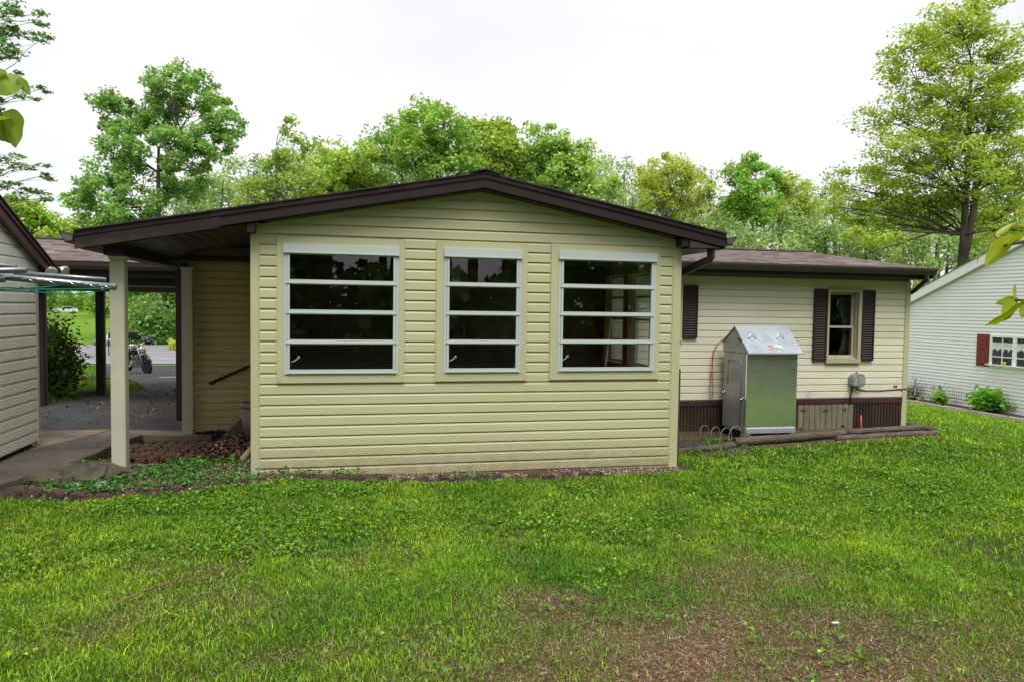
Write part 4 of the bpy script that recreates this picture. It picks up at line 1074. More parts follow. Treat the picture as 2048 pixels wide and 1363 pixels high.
line(sag((-120, 566), (222, 574), 7), 3.82); line(sag((-120, 575), (215, 577), 3)+[(228, 574)], 3.78); line(sag((40, 574), (206, 580), 12), 3.80); line(sag((60, 582), (178, 572), -6), 3.84); line(sag((-120, 580), (130, 570), 4), 3.86); line([(176, 572), (190, 576), (206, 579), (226, 574)], 3.79)
mb = MB(); mb.ball(P(206, 578, 3.79), .012, 8, 5); mb.build('knot', M_PLASTGREY, cl, smooth=True)

# ------------------------------------------------------------------ neighbouring house on the right
nb = thing('neighbour_house', (21.5, 8, -1.45), 'white sided neighbouring house with gabled end at the right edge', 'house')
NX = 20.65
def nrake(y): return 4.33-.40*(y-10.0)     # top of the rake board
NZ0 = -1.45
mb = MB(); mb.prism([(3.0, NZ0-.3), (15.3, NZ0-.3), (15.3, nrake(15.3)-.30), (5.0, nrake(5)-.30), (3.0, nrake(7)-.3)], 'x', NX, NX+9); mb.build('wall', M_NWHITE, nb)
mb = MB(); z = NZ0; hN = .112
while z < 4.6:
    y1 = min(15.25, 10+(4.33-.31-(z+hN))/.40)
    if y1 < 5: break
    mb.prism([(NX-.0, z+hN), (NX-.004, z+hN*.97), (NX-.018, z+.004), (NX-.016, z), (NX, z)], 'y', 3.0, y1) if False else mb.add(
        [(NX, 3.0, z+hN), (NX-.003, 3.0, z+hN*.97), (NX-.024, 3.0, z+.005), (NX-.022, 3.0, z), (NX, y1, z+hN), (NX-.003, y1, z+hN*.97), (NX-.024, y1+.03, z+.005), (NX-.022, y1+.03, z)],
        [(0, 1, 5, 4), (1, 2, 6, 5), (2, 3, 7, 6), (3, 0, 4, 7), (0, 3, 2, 1), (4, 5, 6, 7)])
    z += hN
sd_ = mb.build('lap_siding', M_NWHITE, nb); tag(sd_, kind='stuff')
mb = MB(); mb.prism([(15.75, nrake(15.75)), (5.0, nrake(5)), (5.0, nrake(5)-.30), (15.75, nrake(15.75)-.30)], 'x', NX-.17, NX-.13); mb.build('rake_board', M_NWHITE, nb)
mb = MB(); mb.prism([(15.7, nrake(15.7)-.27), (5.0, nrake(5)-.27), (5.0, nrake(5)-.31), (15.7, nrake(15.7)-.31)], 'x', NX-.129, NX-.001); mb.build('rake_soffit', mat('grey_soffit', (.5, .49, .46), .6), nb)
mb = MB(); mb.prism([(15.8, nrake(15.8)+.03), (5.0, nrake(5)+.03), (5.0, nrake(5)+.002), (15.8, nrake(15.8)+.002)], 'x', NX-.19, NX+9.4); mb.build('roof', mat('grey_shingle', (.2, .2, .2), .9, .2, 9), nb)
# window and shutter
mb = MB(); y0, y1, z0, z1 = 9.55, 11.68, .03, 1.03
mb.box(NX-.06, NX-.02, y0, y1, z0, z0+.08); mb.box(NX-.06, NX-.02, y0, y1, z1-.07, z1); mb.box(NX-.06, NX-.02, y1-.08, y1, z0+.08, z1-.07); mb.box(NX-.06, NX-.02, y0, y0+.08, z0+.08, z1-.07); mb.box(NX-.055, NX-.02, 10.74, 10.88, z0+.08, z1-.07)
nw = mb.build('window', M_NWHITE, nb)
mb = MB()
for (a, b) in ((9.63, 10.74), (10.88, 11.60)):
    for yy in ((a+b)/2,) if b-a < .8 else (a+(b-a)/3, a+2*(b-a)/3): mb.box(NX-.045, NX-.03, yy-.015, yy+.015, z0+.08, z1-.07)
    for zz in (.36, .63): mb.box(NX-.0449, NX-.0301, a, b, zz-.014, zz+.014)
mb.build('glazing_bars', M_NWHITE, nw)
for (a, b) in ((9.63, 10.74), (10.88, 11.60)):
    mb = MB(); mb.box(NX-.029, NX-.025, a, b, z0+.08, z1-.07); mb.build('pane', mat('dark_pane', (.05, .055, .06), .15, .3, 3.0), nw)
    mb = MB(); pl = []
    n = 18
    for k in range(n+1): pl.append((a+(b-a)*k/n, .58+.05*math.sin(k*1.3)+.03*math.sin(k*2.9)))
    mb.prism(pl+[(b, .80), (a, .80)], 'x', NX-.0345, NX-.0295); mb.build('curtain', M_CURTAIN, nw)
mb = MB(); mb.lathe([(.03, 0), (.065, .02), (.075, .10)], (NX-.10, 11.12, .125), 10); fp = tag(mb.build('flower_pot', M_YELLOW, smooth=True), "small yellow flower pot on the neighbour's window ledge", 'flower pot')
mb = MB(); mb.box(NX-.18, NX-.06, y0-.02, y1+.02, z0-.03, z0+.095) if False else mb.box(NX-.19, NX-.061, y0-.02, y1+.02, .095, .124); mb.build('ledge', M_NWHITE, nw)
mb = MB(); mb.box(NX-.06, NX-.02, 11.72, 12.17, .03, 1.04); shn = mb.build('shutter', M_RED, nb, bevel=.008)
for z_ in (.10, .60):
    mb = MB(); mb.box(NX-.072, NX-.061, 11.80, 12.09, z_, z_+.36); mb.build('raised_panel', M_RED, shn, bevel=.01)
bedn = MB(); bedn.prism([(19.95, 2.0), (NX, 2.0), (NX, 16.2), (19.75, 16.2)], 'z', -1.75, -1.345); tag(bedn.build('mulch_bed', M_MULCH), kind='structure')
yy = 3.0; k = 0
while yy < 16:
    mb = MB(); xb = 19.93-(yy-3)*.012; mb.box(xb-.14, xb, yy, yy+2.36, -1.75, -1.30); yy += 2.40; k += 1
    tag(mb.build('edging_timber', M_TIMBER, bevel=.012), "pale squared timber edging the neighbour's mulch bed, %s from the right" % ORD[k-1], 'timber', "timbers edging the neighbour's bed")
mb = MB()
for k in range(15):
    y_ = 12.42+k*.093; mb.box(NX-.305, NX-.30, y_, y_+.005, -1.39, -.72)
for z_ in (-1.3, -1.1, -.9, -.73): mb.box(NX-.3055, NX-.2995, 12.42, 13.73, z_, z_+.005)
tag(mb.build('wire_trellis', mat('grey_wire', (.16, .16, .17), .5)), "rectangular grey wire panel standing against the neighbour's wall", 'wire panel')

# ------------------------------------------------------------------ vegetation
def leaf_cloud(c, size, col, up=.5, ratio=.62, fold=.12, rs=rng):
    """Kite-shaped leaves at points c; returns verts, quad indices, colours."""
    n = len(c)
    nrm = rs.normal(size=(n, 3)); nrm[:, 2] = np.abs(nrm[:, 2])*1.0+up
    nrm /= np.linalg.norm(nrm, axis=1)[:, None]
    t = rs.normal(size=(n, 3)); t -= nrm*(t*nrm).sum(1)[:, None]; t /= np.linalg.norm(t, axis=1)[:, None]+1e-9
    b = np.cross(nrm, t)
    s = np.asarray(size)[:, None]*np.ones((n, 1))
    v = np.empty((n, 4, 3))
    v[:, 0] = c-t*s*.5; v[:, 1] = c+b*s*.5*ratio-t*s*.05+nrm*s*fold; v[:, 2] = c+t*s*.5; v[:, 3] = c-b*s*.5*ratio-t*s*.05+nrm*s*fold
    q = np.arange(n*4).reshape(n, 4)
    cc = np.repeat(np.asarray(col), 4, 0)
    return v.reshape(-1, 3), q, cc

LEAFK = np.array([2.85, 2.65, 3.2])
def round_leaves(c, size, col, up=1.3, rs=rng):
    """Heart-shaped weed leaves, six corners each."""
    n = len(c); nrm = rs.normal(size=(n, 3)); nrm[:, 2] = np.abs(nrm[:, 2])+up; nrm /= np.linalg.norm(nrm, axis=1)[:, None]
    t = rs.normal(size=(n, 3)); t -= nrm*(t*nrm).sum(1)[:, None]; t /= np.linalg.norm(t, axis=1)[:, None]+1e-9; b = np.cross(nrm, t)
    s = np.asarray(size)[:, None]
    v = np.empty((n, 6, 3))
    for k, (a, e, h) in enumerate(((-.36, 0, 0), (-.48, .28, .10), (-.10, .48, .14), (.55, 0, 0), (-.10, -.48, .14), (-.48, -.28, .10))): v[:, k] = c+t*s*a+b*s*e+nrm*s*h
    q = np.arange(n*6).reshape(n, 6)[:, [0, 1, 2, 3, 0, 3, 4, 5]].reshape(-1, 4)
    return v.reshape(-1, 3), q, np.repeat(np.asarray(col), 6, 0)

def tone(n, base, vary=.28, alt=None, altp=.0, rs=rng):
    c = LEAFK*np.array(base)[None, :]*np.exp(rs.normal(0, vary, (n, 1)))*(1+rs.normal(0, .06, (n, 3)))
    if alt is not None:
        k = rs.random(n) < altp; c[k] = LEAFK*np.array(alt)*np.exp(rs.normal(0, vary*.7, (k.sum(), 1)))
    return np.clip(c, .002, .8)

def limb(mb, p0, p1, r0, r1, bend=.08, n=5, sides=6, rs=rng):
    p0, p1 = np.array(p0, float), np.array(p1, float); L = np.linalg.norm(p1-p0)
    off = rs.normal(size=3)*bend*L; off[2] = abs(off[2])*.4
    path = []; rad = []
    for k in range(n+1):
        t = k/n; path.append(p0*(1-t)+p1*t+off*math.sin(math.pi*t)+rs.normal(size=3)*.012*L*(0 < k < n)); rad.append(r0*(1-t)+r1*t)
    mb.tube(path, rad, sides)
    return path

def tree_mesh(seed, trunk_top, lobes, base_r, clumps, leaves, leaf, col, alt=None, altp=0, clump_r=.5, flat=.7, up=.5, fork=.62, lean=(0, 0), twig_r=.02, ratio=.62, droop=0., vary=.26, limb_k=.55):
    """Trunk and crown in local coordinates (base at the origin). lobes: (x, y, z, rx, ry, rz)."""
    rs = np.random.default_rng(seed)
    wood = MB(); H_ = trunk_top
    tp = []; tr = []
    for k in range(9):
        t = k/8; tp.append(np.array([lean[0]*t+.12*math.sin(3*t+seed), lean[1]*t+.1*math.sin(4*t+seed*2), H_*t])*np.array([1, 1, 1])); tr.append(base_r*(1.25 if k == 0 else 1)*(1-.72*t))
    tp[0][:2] = 0; tp[0][2] = -.3
    wood.tube(tp, tr, 9)
    tp = np.array(tp)
    cents = []; ccol = []; csz = []
    vol = np.array([l[3]*l[4]*l[5] for l in lobes])**.66; vol /= vol.sum()
    for li, l in enumerate(lobes):
        c = np.array(l[:3]); r_ = np.array(l[3:6])
        h = max(fork*H_*.55, min(H_*.98, c[2]-.55*np.linalg.norm(c[:2])-.2*r_[2]))
        k = np.argmin(np.abs(tp[:, 2]-h)); st_ = tp[k]
        lr = max(.012, tr[k]*limb_k)
        pth = limb(wood, st_, c, lr, lr*.3, .10, 6, 6, rs)
        nc = max(3, int(clumps*vol[li]))
        d = rs.normal(size=(nc, 3)); d /= np.linalg.norm(d, axis=1)[:, None]
        rad = rs.random(nc)**.42
        pc = c+d*rad[:, None]*r_
        for j in range(nc):
            if rs.random() < .75:
                s_ = pth[rs.integers(2, len(pth))]
                limb(wood, s_, pc[j], twig_r*1.3, twig_r*.4, .12, 3, 4, rs)
            nl = int(leaves*rs.uniform(.55, 1.4))
            g = rs.normal(size=(nl, 3)); g /= np.linalg.norm(g, axis=1)[:, None]
            g = g*(rs.random((nl, 1))**.5)*clump_r*rs.uniform(.6, 1.35)*np.array([1, 1, flat])
            g[:, 2] -= droop*np.linalg.norm(g[:, :2], axis=1)
            cents.append(pc[j]+g)
            ccol.append(tone(nl, np.array(col)*math.exp(rs.normal(0, .13)), vary, alt, altp, rs)); csz.append(leaf*rs.uniform(.7, 1.25, nl))
    c = np.concatenate(cents); cc = np.concatenate(ccol); sz = np.concatenate(csz)
    v, q, cl_ = leaf_cloud(c, sz, cc, up, ratio, .12, rs)
    return wood, v, q, cl_

def plant_tree(name, label, cat, pos, spec, bark=None, group=None, rot=0.0, sc=1.0):
    root = tag(empty(name, pos), label, cat, group)
    wood, v, q, cl_ = spec
    M4 = np.array(Matrix.Rotation(rot, 3, 'Z'))*sc
    if not hasattr(wood, 'done'):
        wood.xf = None
    w2 = MB(); w2.v = [tuple(M4 @ np.array(p)+np.array(pos)) for p in wood.v]; w2.f = wood.f
    w2.build('trunk', bark or M_BARK, root, smooth=True)
    np_mesh('crown', v @ M4.T+np.array(pos), q.ravel(), np.full(len(q), 4), L_LEAF, cl_, origin=pos, parent=root)
    return root

def lobes_at(base, items):
    """Lobes given as (px, py, depth offset, rx, ry, rz) in the tree's own distance, turned into local coordinates."""
    out = []
    bp, dep = base
    for (px, py, dd, rx, ry, rz) in items:
        p = bearing(px, py, dep+dd)-bp; out.append((p[0], p[1], p[2], rx, ry, rz))
    return out

def tree_at(name, label, px, dep, top_h, items, base_r, clumps, leaves, leaf, col, bark=None, seed=1, group=None, **kw):
    b = bearing(px, 700, dep); b[2] = gz(b[0], b[1])
    spec = tree_mesh(seed, top_h, lobes_at((b, dep), items), base_r, clumps, leaves, leaf, col, **kw)
    return plant_tree(name, label, 'tree', b, spec, bark, group)

M_PORCH = mat('porch_siding', (.60, .47, .26), .55, .08, 1.2, stain=(.36, .28, .14), stain_amt=.4)
OAK = (.085, .165, .032); OAK_Y = (.17, .22, .035); SPR = (.12, .19, .035); MAPLE = (.13, .185, .022); DEEP = (.05, .11, .022)
# the tall oak behind the carport
tree_at('oak_tree', 'tall spreading oak standing alone behind the left porch roof', 322, 53, 14.0,
    [(350, 185, 0, 2.21, 2.08, 1.95), (300, 225, 1, 2.21, 2.08, 1.69), (400, 190, 0, 1.56, 1.82, 1.69), (225, 215, 0, 1.43, 1.56, 1.56), (445, 240, 0, 1.56, 1.69, 1.69), (250, 290, -1, 2.08, 2.08, 1.69),
     (340, 290, -2, 2.34, 2.08, 1.82), (420, 300, 0, 1.95, 1.95, 1.69), (205, 265, 0, 0.91, 1.04, 0.78), (230, 350, -1, 1.95, 1.95, 1.69), (170, 395, 0, 1.69, 1.82, 1.56), (260, 410, -2, 2.21, 2.08, 1.56), (160, 450, 0, 1.56, 1.82, 1.43), (330, 370, 2, 1.56, 1.69, 1.56), (390, 370, 1, 1.17, 1.30, 1.17), (220, 460, -1, 2.34, 2.08, 1.30), (300, 460, 3, 2.47, 2.08, 1.30)],
    .33, 370, 95, .29, (.09, .175, .038), seed=3, alt=(.16, .22, .05), altp=.16, clump_r=.66, twig_r=.025)
tree_at('sapling_tree', 'thin pale young tree with sparse top right of the tall oak', 575, 46, 9.8,
    [(575, 262, 0, .5, .6, .9), (548, 300, 0, .9, 1, .7), (612, 285, 0, .8, .9, .6), (570, 340, 0, 1.6, 1.4, 1.0), (545, 385, 0, 1.7, 1.5, 1.1), (620, 370, 0, 1.3, 1.4, 1.1), (520, 420, 0, 1.5, 1.4, 1.0)],
    .15, 105, 60, .24, SPR, bark=M_BARKPALE, seed=8, alt=OAK_Y, altp=.3, clump_r=.55, twig_r=.02)
mid = [(690, 54, [(650, 340, 2.2), (700, 320, 2.0), (720, 370, 2.4), (640, 390, 2.0)], 'rounded bright green tree behind the left roof slope', (.14, .225, .04)),
       (850, 52, [(800, 265, 1.5), (845, 240, 1.6), (890, 250, 1.6), (930, 262, 1.3), (840, 310, 2.4), (900, 320, 2.4), (770, 300, 1.3)], 'tallest open-crowned tree rising above the sunroom ridge', (.105, .195, .035)),
       (990, 55, [(985, 265, 1.5), (1010, 295, 1.7), (970, 320, 2.3), (1015, 335, 2.0)], 'upright tree just right of the tallest above the ridge', (.14, .21, .035)),
       (1120, 54, [(1095, 285, 1.6), (1130, 310, 1.8), (1165, 345, 1.6), (1110, 345, 2.4), (1200, 375, 1.4), (1060, 335, 1.8)], 'domed tree behind the right slope of the sunroom roof', (.12, .21, .04))]
for i, (px, dep, it, lab, c_) in enumerate(mid):
    tree_at('wood_tree', lab, px, dep, 10.5, [(x, y, random.uniform(-1.5, 1.5), r_, r_, r_*.82) for x, y, r_ in it], .22, 150, 85, .30, c_, seed=20+i, alt=OAK_Y, altp=.22, clump_r=.75, twig_r=.03, group='trees behind the roof')
right = [(1340, 60, [(1300, 350, 1.3), (1345, 345, 1.5), (1385, 345, 1.1), (1320, 400, 2.0), (1375, 400, 1.6)], 'feathery yellow green tree right of the sunroom gable', (.19, .235, .04), 95),
         (1418, 62, [(1405, 345, .8), (1425, 385, 1.0), (1440, 430, 1.2), (1400, 440, 1.4)], 'sparse thin stemmed tree with sky showing through', (.17, .22, .05), 34),
         (1495, 58, [(1478, 350, 1.2), (1515, 335, 1.1), (1495, 385, 1.6), (1470, 420, 1.4), (1540, 360, .9), (1520, 420, 1.5)], 'dense deep green tree above the right end of the house roof', (.085, .185, .03), 120),
         (1590, 60, [(1565, 360, .9), (1590, 385, 1.3), (1600, 430, 1.6), (1570, 430, 1.5)], 'slim tree between the dense green one and the maple', (.15, .21, .04), 85)]
for i, (px, dep, it, lab, c_, n_) in enumerate(right):
    tree_at('wood_tree', lab, px, dep, 9.5, [(x, y, random.uniform(-1.5, 1.5), r_, r_, r_) for x, y, r_ in it], .15, n_, 75, .27, c_, bark=M_BARKPALE, seed=40+i, alt=OAK_Y, altp=.25, clump_r=.7, twig_r=.028, group='trees right of the gable')
# the maple over the neighbour's roof: long level sprays
mlo = []
for (x, y, r_) in [(1905, 40, 1.3), (1960, 30, 1.2), (1860, 75, 1.1), (1810, 105, .8), (1930, 90, 1.6), (2000, 110, 1.5), (1850, 140, 1.4), (1960, 170, 1.5), (1780, 130, .5), (1890, 200, 1.7), (2010, 210, 1.6), (1820, 215, 1.2), (1760, 222, .8), (1720, 225, .5), (1860, 270, 1.8), (1960, 265, 1.8), (1770, 285, 1.2), (2040, 290, 1.7), (1820, 330, 1.7), (1910, 335, 1.7), (1740, 335, 1.0), (1690, 375, .9), (1750, 390, 1.4), (1830, 400, 1.6), (1980, 350, 1.8), (1720, 430, 1.2), (1790, 450, 1.5), (1870, 420, 1.4), (2020, 400, 1.7), (1980, 450, 1.4), (1740, 470, 1.0), (1680, 415, .7), (2040, 460, 1.3)]:
    mlo.append((x, y, random.uniform(-2, 2), r_*1.0, r_, r_*.8))
tree_at('maple_tree', "big golden green maple with twin trunk above the neighbour's roof", 1915, 30, 13.2, mlo, .22, 640, 80, .14, (.125, .20, .026), seed=61, alt=(.20, .20, .035), altp=.22, clump_r=.56, flat=.55, up=.8, twig_r=.012, ratio=.7, fork=1.0, limb_k=.34)
mt_ = MB(); b = bearing(1932, 700, 29.6); zb_ = gz(b[0], b[1])
mt_.tube([(b[0], b[1], zb_), bearing(1925, 530, 29.6), bearing(1946, 430, 29.6), bearing(1955, 330, 29.7), bearing(1985, 230, 30), bearing(2010, 150, 30)], [.20, .17, .14, .11, .07, .03], 9)
maple = bpy.data.objects['maple_tree']; mt_.build('second_trunk', M_BARK, maple, smooth=True)
for pts, r_ in (([(1905, 470), (1860, 440), (1800, 425), (1735, 405), (1690, 400)], .10), ([(1905, 450), (1850, 470), (1790, 490), (1740, 505)], .08), ([(1915, 400), (1880, 360), (1830, 345), (1770, 340)], .08), ([(1925, 400), (1990, 360), (2060, 345)], .09)):
    mt_ = MB(); mt_.tube([bearing(x, y, 30-k*.25) for k, (x, y) in enumerate(pts)], [r_*.6*(1-.2*k) for k in range(len(pts))], 7); mt_.build('limb', M_BARK, maple, smooth=True)
# tree at the far left whose sprays hang into the frame
tree_at('overhanging_tree', 'tree at the left edge with loose sprays hanging into the sky', -190, 15, 7.2,
    [(40, 20, 0, .45, .5, .22), (85, 40, 0, .30, .4, .12), (60, 62, .2, .42, .5, .14), (10, 70, .5, .5, .5, .2), (85, 78, 0, .18, .3, .06), (-40, 60, 0, .8, .9, .8), (25, 112, 0, .40, .5, .12), (20, 150, 0, .30, .5, .10), (35, 195, 0, .35, .5, .10), (80, 178, .2, .22, .3, .04), (-60, 190, 0, .7, .9, .7), (10, 315, 0, .5, .4, .14), (55, 335, 0, .42, .5, .12), (85, 352, .3, .22, .4, .08), (25, 375, 0, .5, .5, .12), (75, 385, .3, .32, .4, .09), (95, 400, 0, .12, .3, .05), (20, 400, 0, .42, .4, .1), (-60, 340, 0, .8, .9, .6), (-150, 150, 0, 1.2, 1.2, 1.5), (-160, 330, 0, 1.2, 1.2, 1.0)],
    .16, 380, 30, .085, (.055, .115, .028), seed=77, clump_r=.17, flat=.30, up=1.2, twig_r=.006, limb_k=.14)
tree_at('hill_tree', 'low bright tree peeping over the carport behind the shed roof', 60, 34, 4.6,
    [(60, 420, 0, 1.0, 1.2, .6), (30, 430, 0, 1.1, 1.2, .8), (90, 450, 0, .9, 1.2, .5), (10, 470, 0, 1.2, 1.2, .8), (60, 480, 0, 1.2, 1.2, .7), (120, 470, 0, 1, 1.2, .5)], .2, 130, 70, .2, (.12, .21, .03), seed=83, clump_r=.45, alt=OAK_Y, altp=.25)

# far woods that read as one mass: behind the roofs, beyond the road, and at the back of the yard
def mass(name, label, specs, leaf, col, seed, trunks=True, alt=OAK_Y):
    rs = np.random.default_rng(seed); V = []; Q = []; Cc = []; k = 0
    wood = MB()
    for (c, r_, n_) in specs:
        c = np.array(c); r_ = np.array(r_)
        ncl = max(4, n_//55); d = rs.normal(size=(ncl, 3)); d /= np.linalg.norm(d, axis=1)[:, None]; pc = c+d*(rs.random((ncl, 1))**.4)*r_
        for p in pc:
            nl = int(55*rs.uniform(.6, 1.4)); g = rs.normal(size=(nl, 3)); g /= np.linalg.norm(g, axis=1)[:, None]; g *= (rs.random((nl, 1))**.5)*min(r_.mean()*.45, 1.0)
            v, q, cl_ = leaf_cloud(p+g, leaf*rs.uniform(.7, 1.3, nl), tone(nl, np.array(col)*math.exp(rs.normal(0, .2)), .25, alt, .18, rs), .4, .65, .12, rs)
            V.append(v); Q.append(q+k); Cc.append(cl_); k += len(v)
        if trunks:
            zg = gz(c[0], c[1]); wood.tube([(c[0], c[1], zg-.2), (c[0]+rs.uniform(-.3, .3), c[1], (zg+c[2])/2), (c[0]+rs.uniform(-.5, .5), c[1], c[2]+r_[2]*.4)], [.22, .17, .06], 6)
    o = np_mesh(name, np.concatenate(V), np.concatenate(Q).ravel(), np.full(sum(len(q) for q in Q), 4), L_LEAF, np.concatenate(Cc)); tag(o, label, None, None, 'stuff')
    if trunks: tag(wood.build('trunks', M_BARK, o, smooth=True), kind='stuff')
    return o
rs_ = np.random.default_rng(99)
sp = []
for x in np.arange(360, 1260, 26):
    d = rs_.uniform(62, 80); y = 378+rs_.uniform(-22, 50)-40*math.exp(-((x-800)/300)**2)
    sp.append((bearing(x, y, d), (2.6, 2.2, 3.0), 1150))
for x in np.arange(380, 1260, 34): sp.append((bearing(x, 470+rs_.uniform(-10, 20), 58), (2, 2, 2.4), 700))
mass('woodland', 'green woodland behind the roofs', sp, .31, (.115, .175, .066), 201)
sp = []
for x in np.arange(1250, 2060, 21):
    d = rs_.uniform(62, 88); y = 425+rs_.uniform(-38, 60)
    sp.append((bearing(x, y, d), (2.3, 2.2, 3.2), 1000))
for x in np.arange(1380, 2060, 27): sp.append((bearing(x, 500+rs_.uniform(-20, 30), rs_.uniform(48, 60)), (1.8, 1.8, 2.4), 800))
mass('woodland', 'mixed green woodland beyond the right end of the house', sp, .29, (.095, .155, .05), 202)
sp = []
for x in np.arange(-60, 420, 13):
    d = rs_.uniform(100, 125)
    far_ = 55 < x < 195
    if far_: d = 172
    kf = 2.0 if far_ else 1.0
    sp.append((bearing(x, 575+rs_.uniform(-40, 20), d), (3.0*kf, 3*kf, 3.2*kf), int(300*kf*1.6))); sp.append((bearing(x+5, 612+rs_.uniform(-6, 3), d+(0 if d < 150 else 20)), (2.6*kf, 3*kf, 1.6*kf), int(220*kf*1.5)))
for x in np.arange(120, 420, 18): sp.append((bearing(x, 500+rs_.uniform(-45, 30), 120), (4, 4, 4), 300))
mass('woodland', 'woodland across the road seen through the carport', sp, .55, (.085, .165, .028), 203, trunks=False)
sp = []
for a in np.arange(-36, 48, 2.4):
    for row in (0, 1):
        d = rs_.uniform(7, 10)+row*4.5; sp.append(((a, -8.5-d, rs_.uniform(5.0, 8)+row*1.5), (2.6, 2.2, 3.0), 480)); sp.append(((a+1, -8.5-d, rs_.uniform(1.2, 2.6)), (2.2, 1.6, 2.0), 420))
mass('woodland', 'dark woodland at the back of the yard mirrored in the windows', sp, .55, (.055, .10, .025), 204)

# shrubs
def shrub(name, label, pos, r_, n, leaf, col, seed, alt=None, altp=.2, ratio=.55, up=.3, stems=7):
    rs = np.random.default_rng(seed); root = tag(empty(name, pos), label, 'shrub'); pos = np.array(pos, float); r_ = np.array(r_, float)
    wood = MB(); C_ = []
    for k in range(stems*3):
        d = rs.normal(size=3); d[2] = abs(d[2])+.2; d /= np.linalg.norm(d); tip = pos+np.array([0, 0, r_[2]*.35])+d*r_*rs.uniform(.55, 1.05)*np.array([1, 1, 1.2])
        limb(wood, pos+np.array([rs.uniform(-.1, .1)*r_[0], rs.uniform(-.1, .1)*r_[1], -.02]), tip, .012*max(1, r_[2]), .003, .1, 4, 5, rs)
        for s_ in range(3):
            t = rs.uniform(.35, 1.0); q = pos*(1-t)+tip*t; m_ = int(n/(stems*9)); g = rs.normal(size=(m_, 3))*r_*.20; C_.append(q+g)
    c = np.concatenate(C_); c = c[c[:, 2] > pos[2]+.01]
    v, q, cl_ = leaf_cloud(c, leaf*rs.uniform(.6, 1.3, len(c)), tone(len(c), col, .28, alt, altp, rs), up, ratio, .12, rs)
    wood.build('stem', M_TWIG, root, smooth=True); np_mesh('foliage', v, q.ravel(), np.full(len(q), 4), L_LEAF, cl_, origin=pos, parent=root)
    return root
b = bearing(112, 745, 12.6); shrub('shrub', 'dark leafy shrub beside the left carport post', (b[0], b[1], gz(b[0], b[1])), (.62, .6, .95), 5200, .085, (.045, .09, .018), 301, alt=(.12, .17, .03), up=.6)
shrub('hydrangea', "round broad leaved hydrangea under the neighbour's window", (20.28, 11.30, -1.40), (.62, .75, .52), 950, .19, (.085, .19, .025), 302, ratio=.75, up=.9)
shrub('hydrangea', "small hydrangea before the neighbour's wire panel", (20.15, 13.05, -1.40), (.36, .40, .40), 330, .15, (.09, .19, .03), 303, ratio=.7, up=.9)
shrub('shrub', 'low green shrub behind the right corner of the house', (19.95, 14.72, -1.40), (.5, .55, .42), 900, .12, (.06, .13, .025), 304)
shrub('shrub', 'wispy bare twigged shrub against the white wall', (20.25, 14.3, -1.40), (.40, .55, .75), 70, .05, (.16, .12, .06), 305)
shrub('seedling', 'tiny pale seedling in the mulch bed', (20.2, 13.98, -1.40), (.2, .22, .18), 80, .09, (.14, .19, .04), 306)
b = bearing(300, 690, 50); shrub('shrub', 'large rounded bush across the road', (b[0], b[1], gz(b[0], b[1])), (2.3, 2.0, 2.2), 3600, .33, (.075, .145, .03), 307, up=.5)
b = bearing(265, 690, 54); shrub('shrub', 'reddish green bush left of the large one across the road', (b[0], b[1], gz(b[0], b[1])), (1.4, 1.2, .9), 1200, .28, (.12, .15, .05), 308, up=.5)
b = bearing(352, 682, 44); shrub('shrub', 'small clipped yellow green bush by the road', (b[0], b[1], gz(b[0], b[1])), (.5, .5, .5), 1400, .14, (.19, .27, .03), 309, up=.5)
tree_at('roadside_tree', 'broad leafy tree with dark trunk beyond the carport opening', 288, 66, 7.5, [(300, 600, -2, 3, 3, 1.8), (345, 595, -2, 2.6, 2.6, 2), (355, 640, -3, 2, 2, 1.6), (265, 590, 2, 2.4, 2.4, 1.6), (330, 545, 0, 3, 3, 2), (300, 630, 1, 2.6, 2, 1.3)], .40, 190, 80, .36, (.095, .175, .035), seed=91, clump_r=.9, alt=OAK_Y, altp=.2)

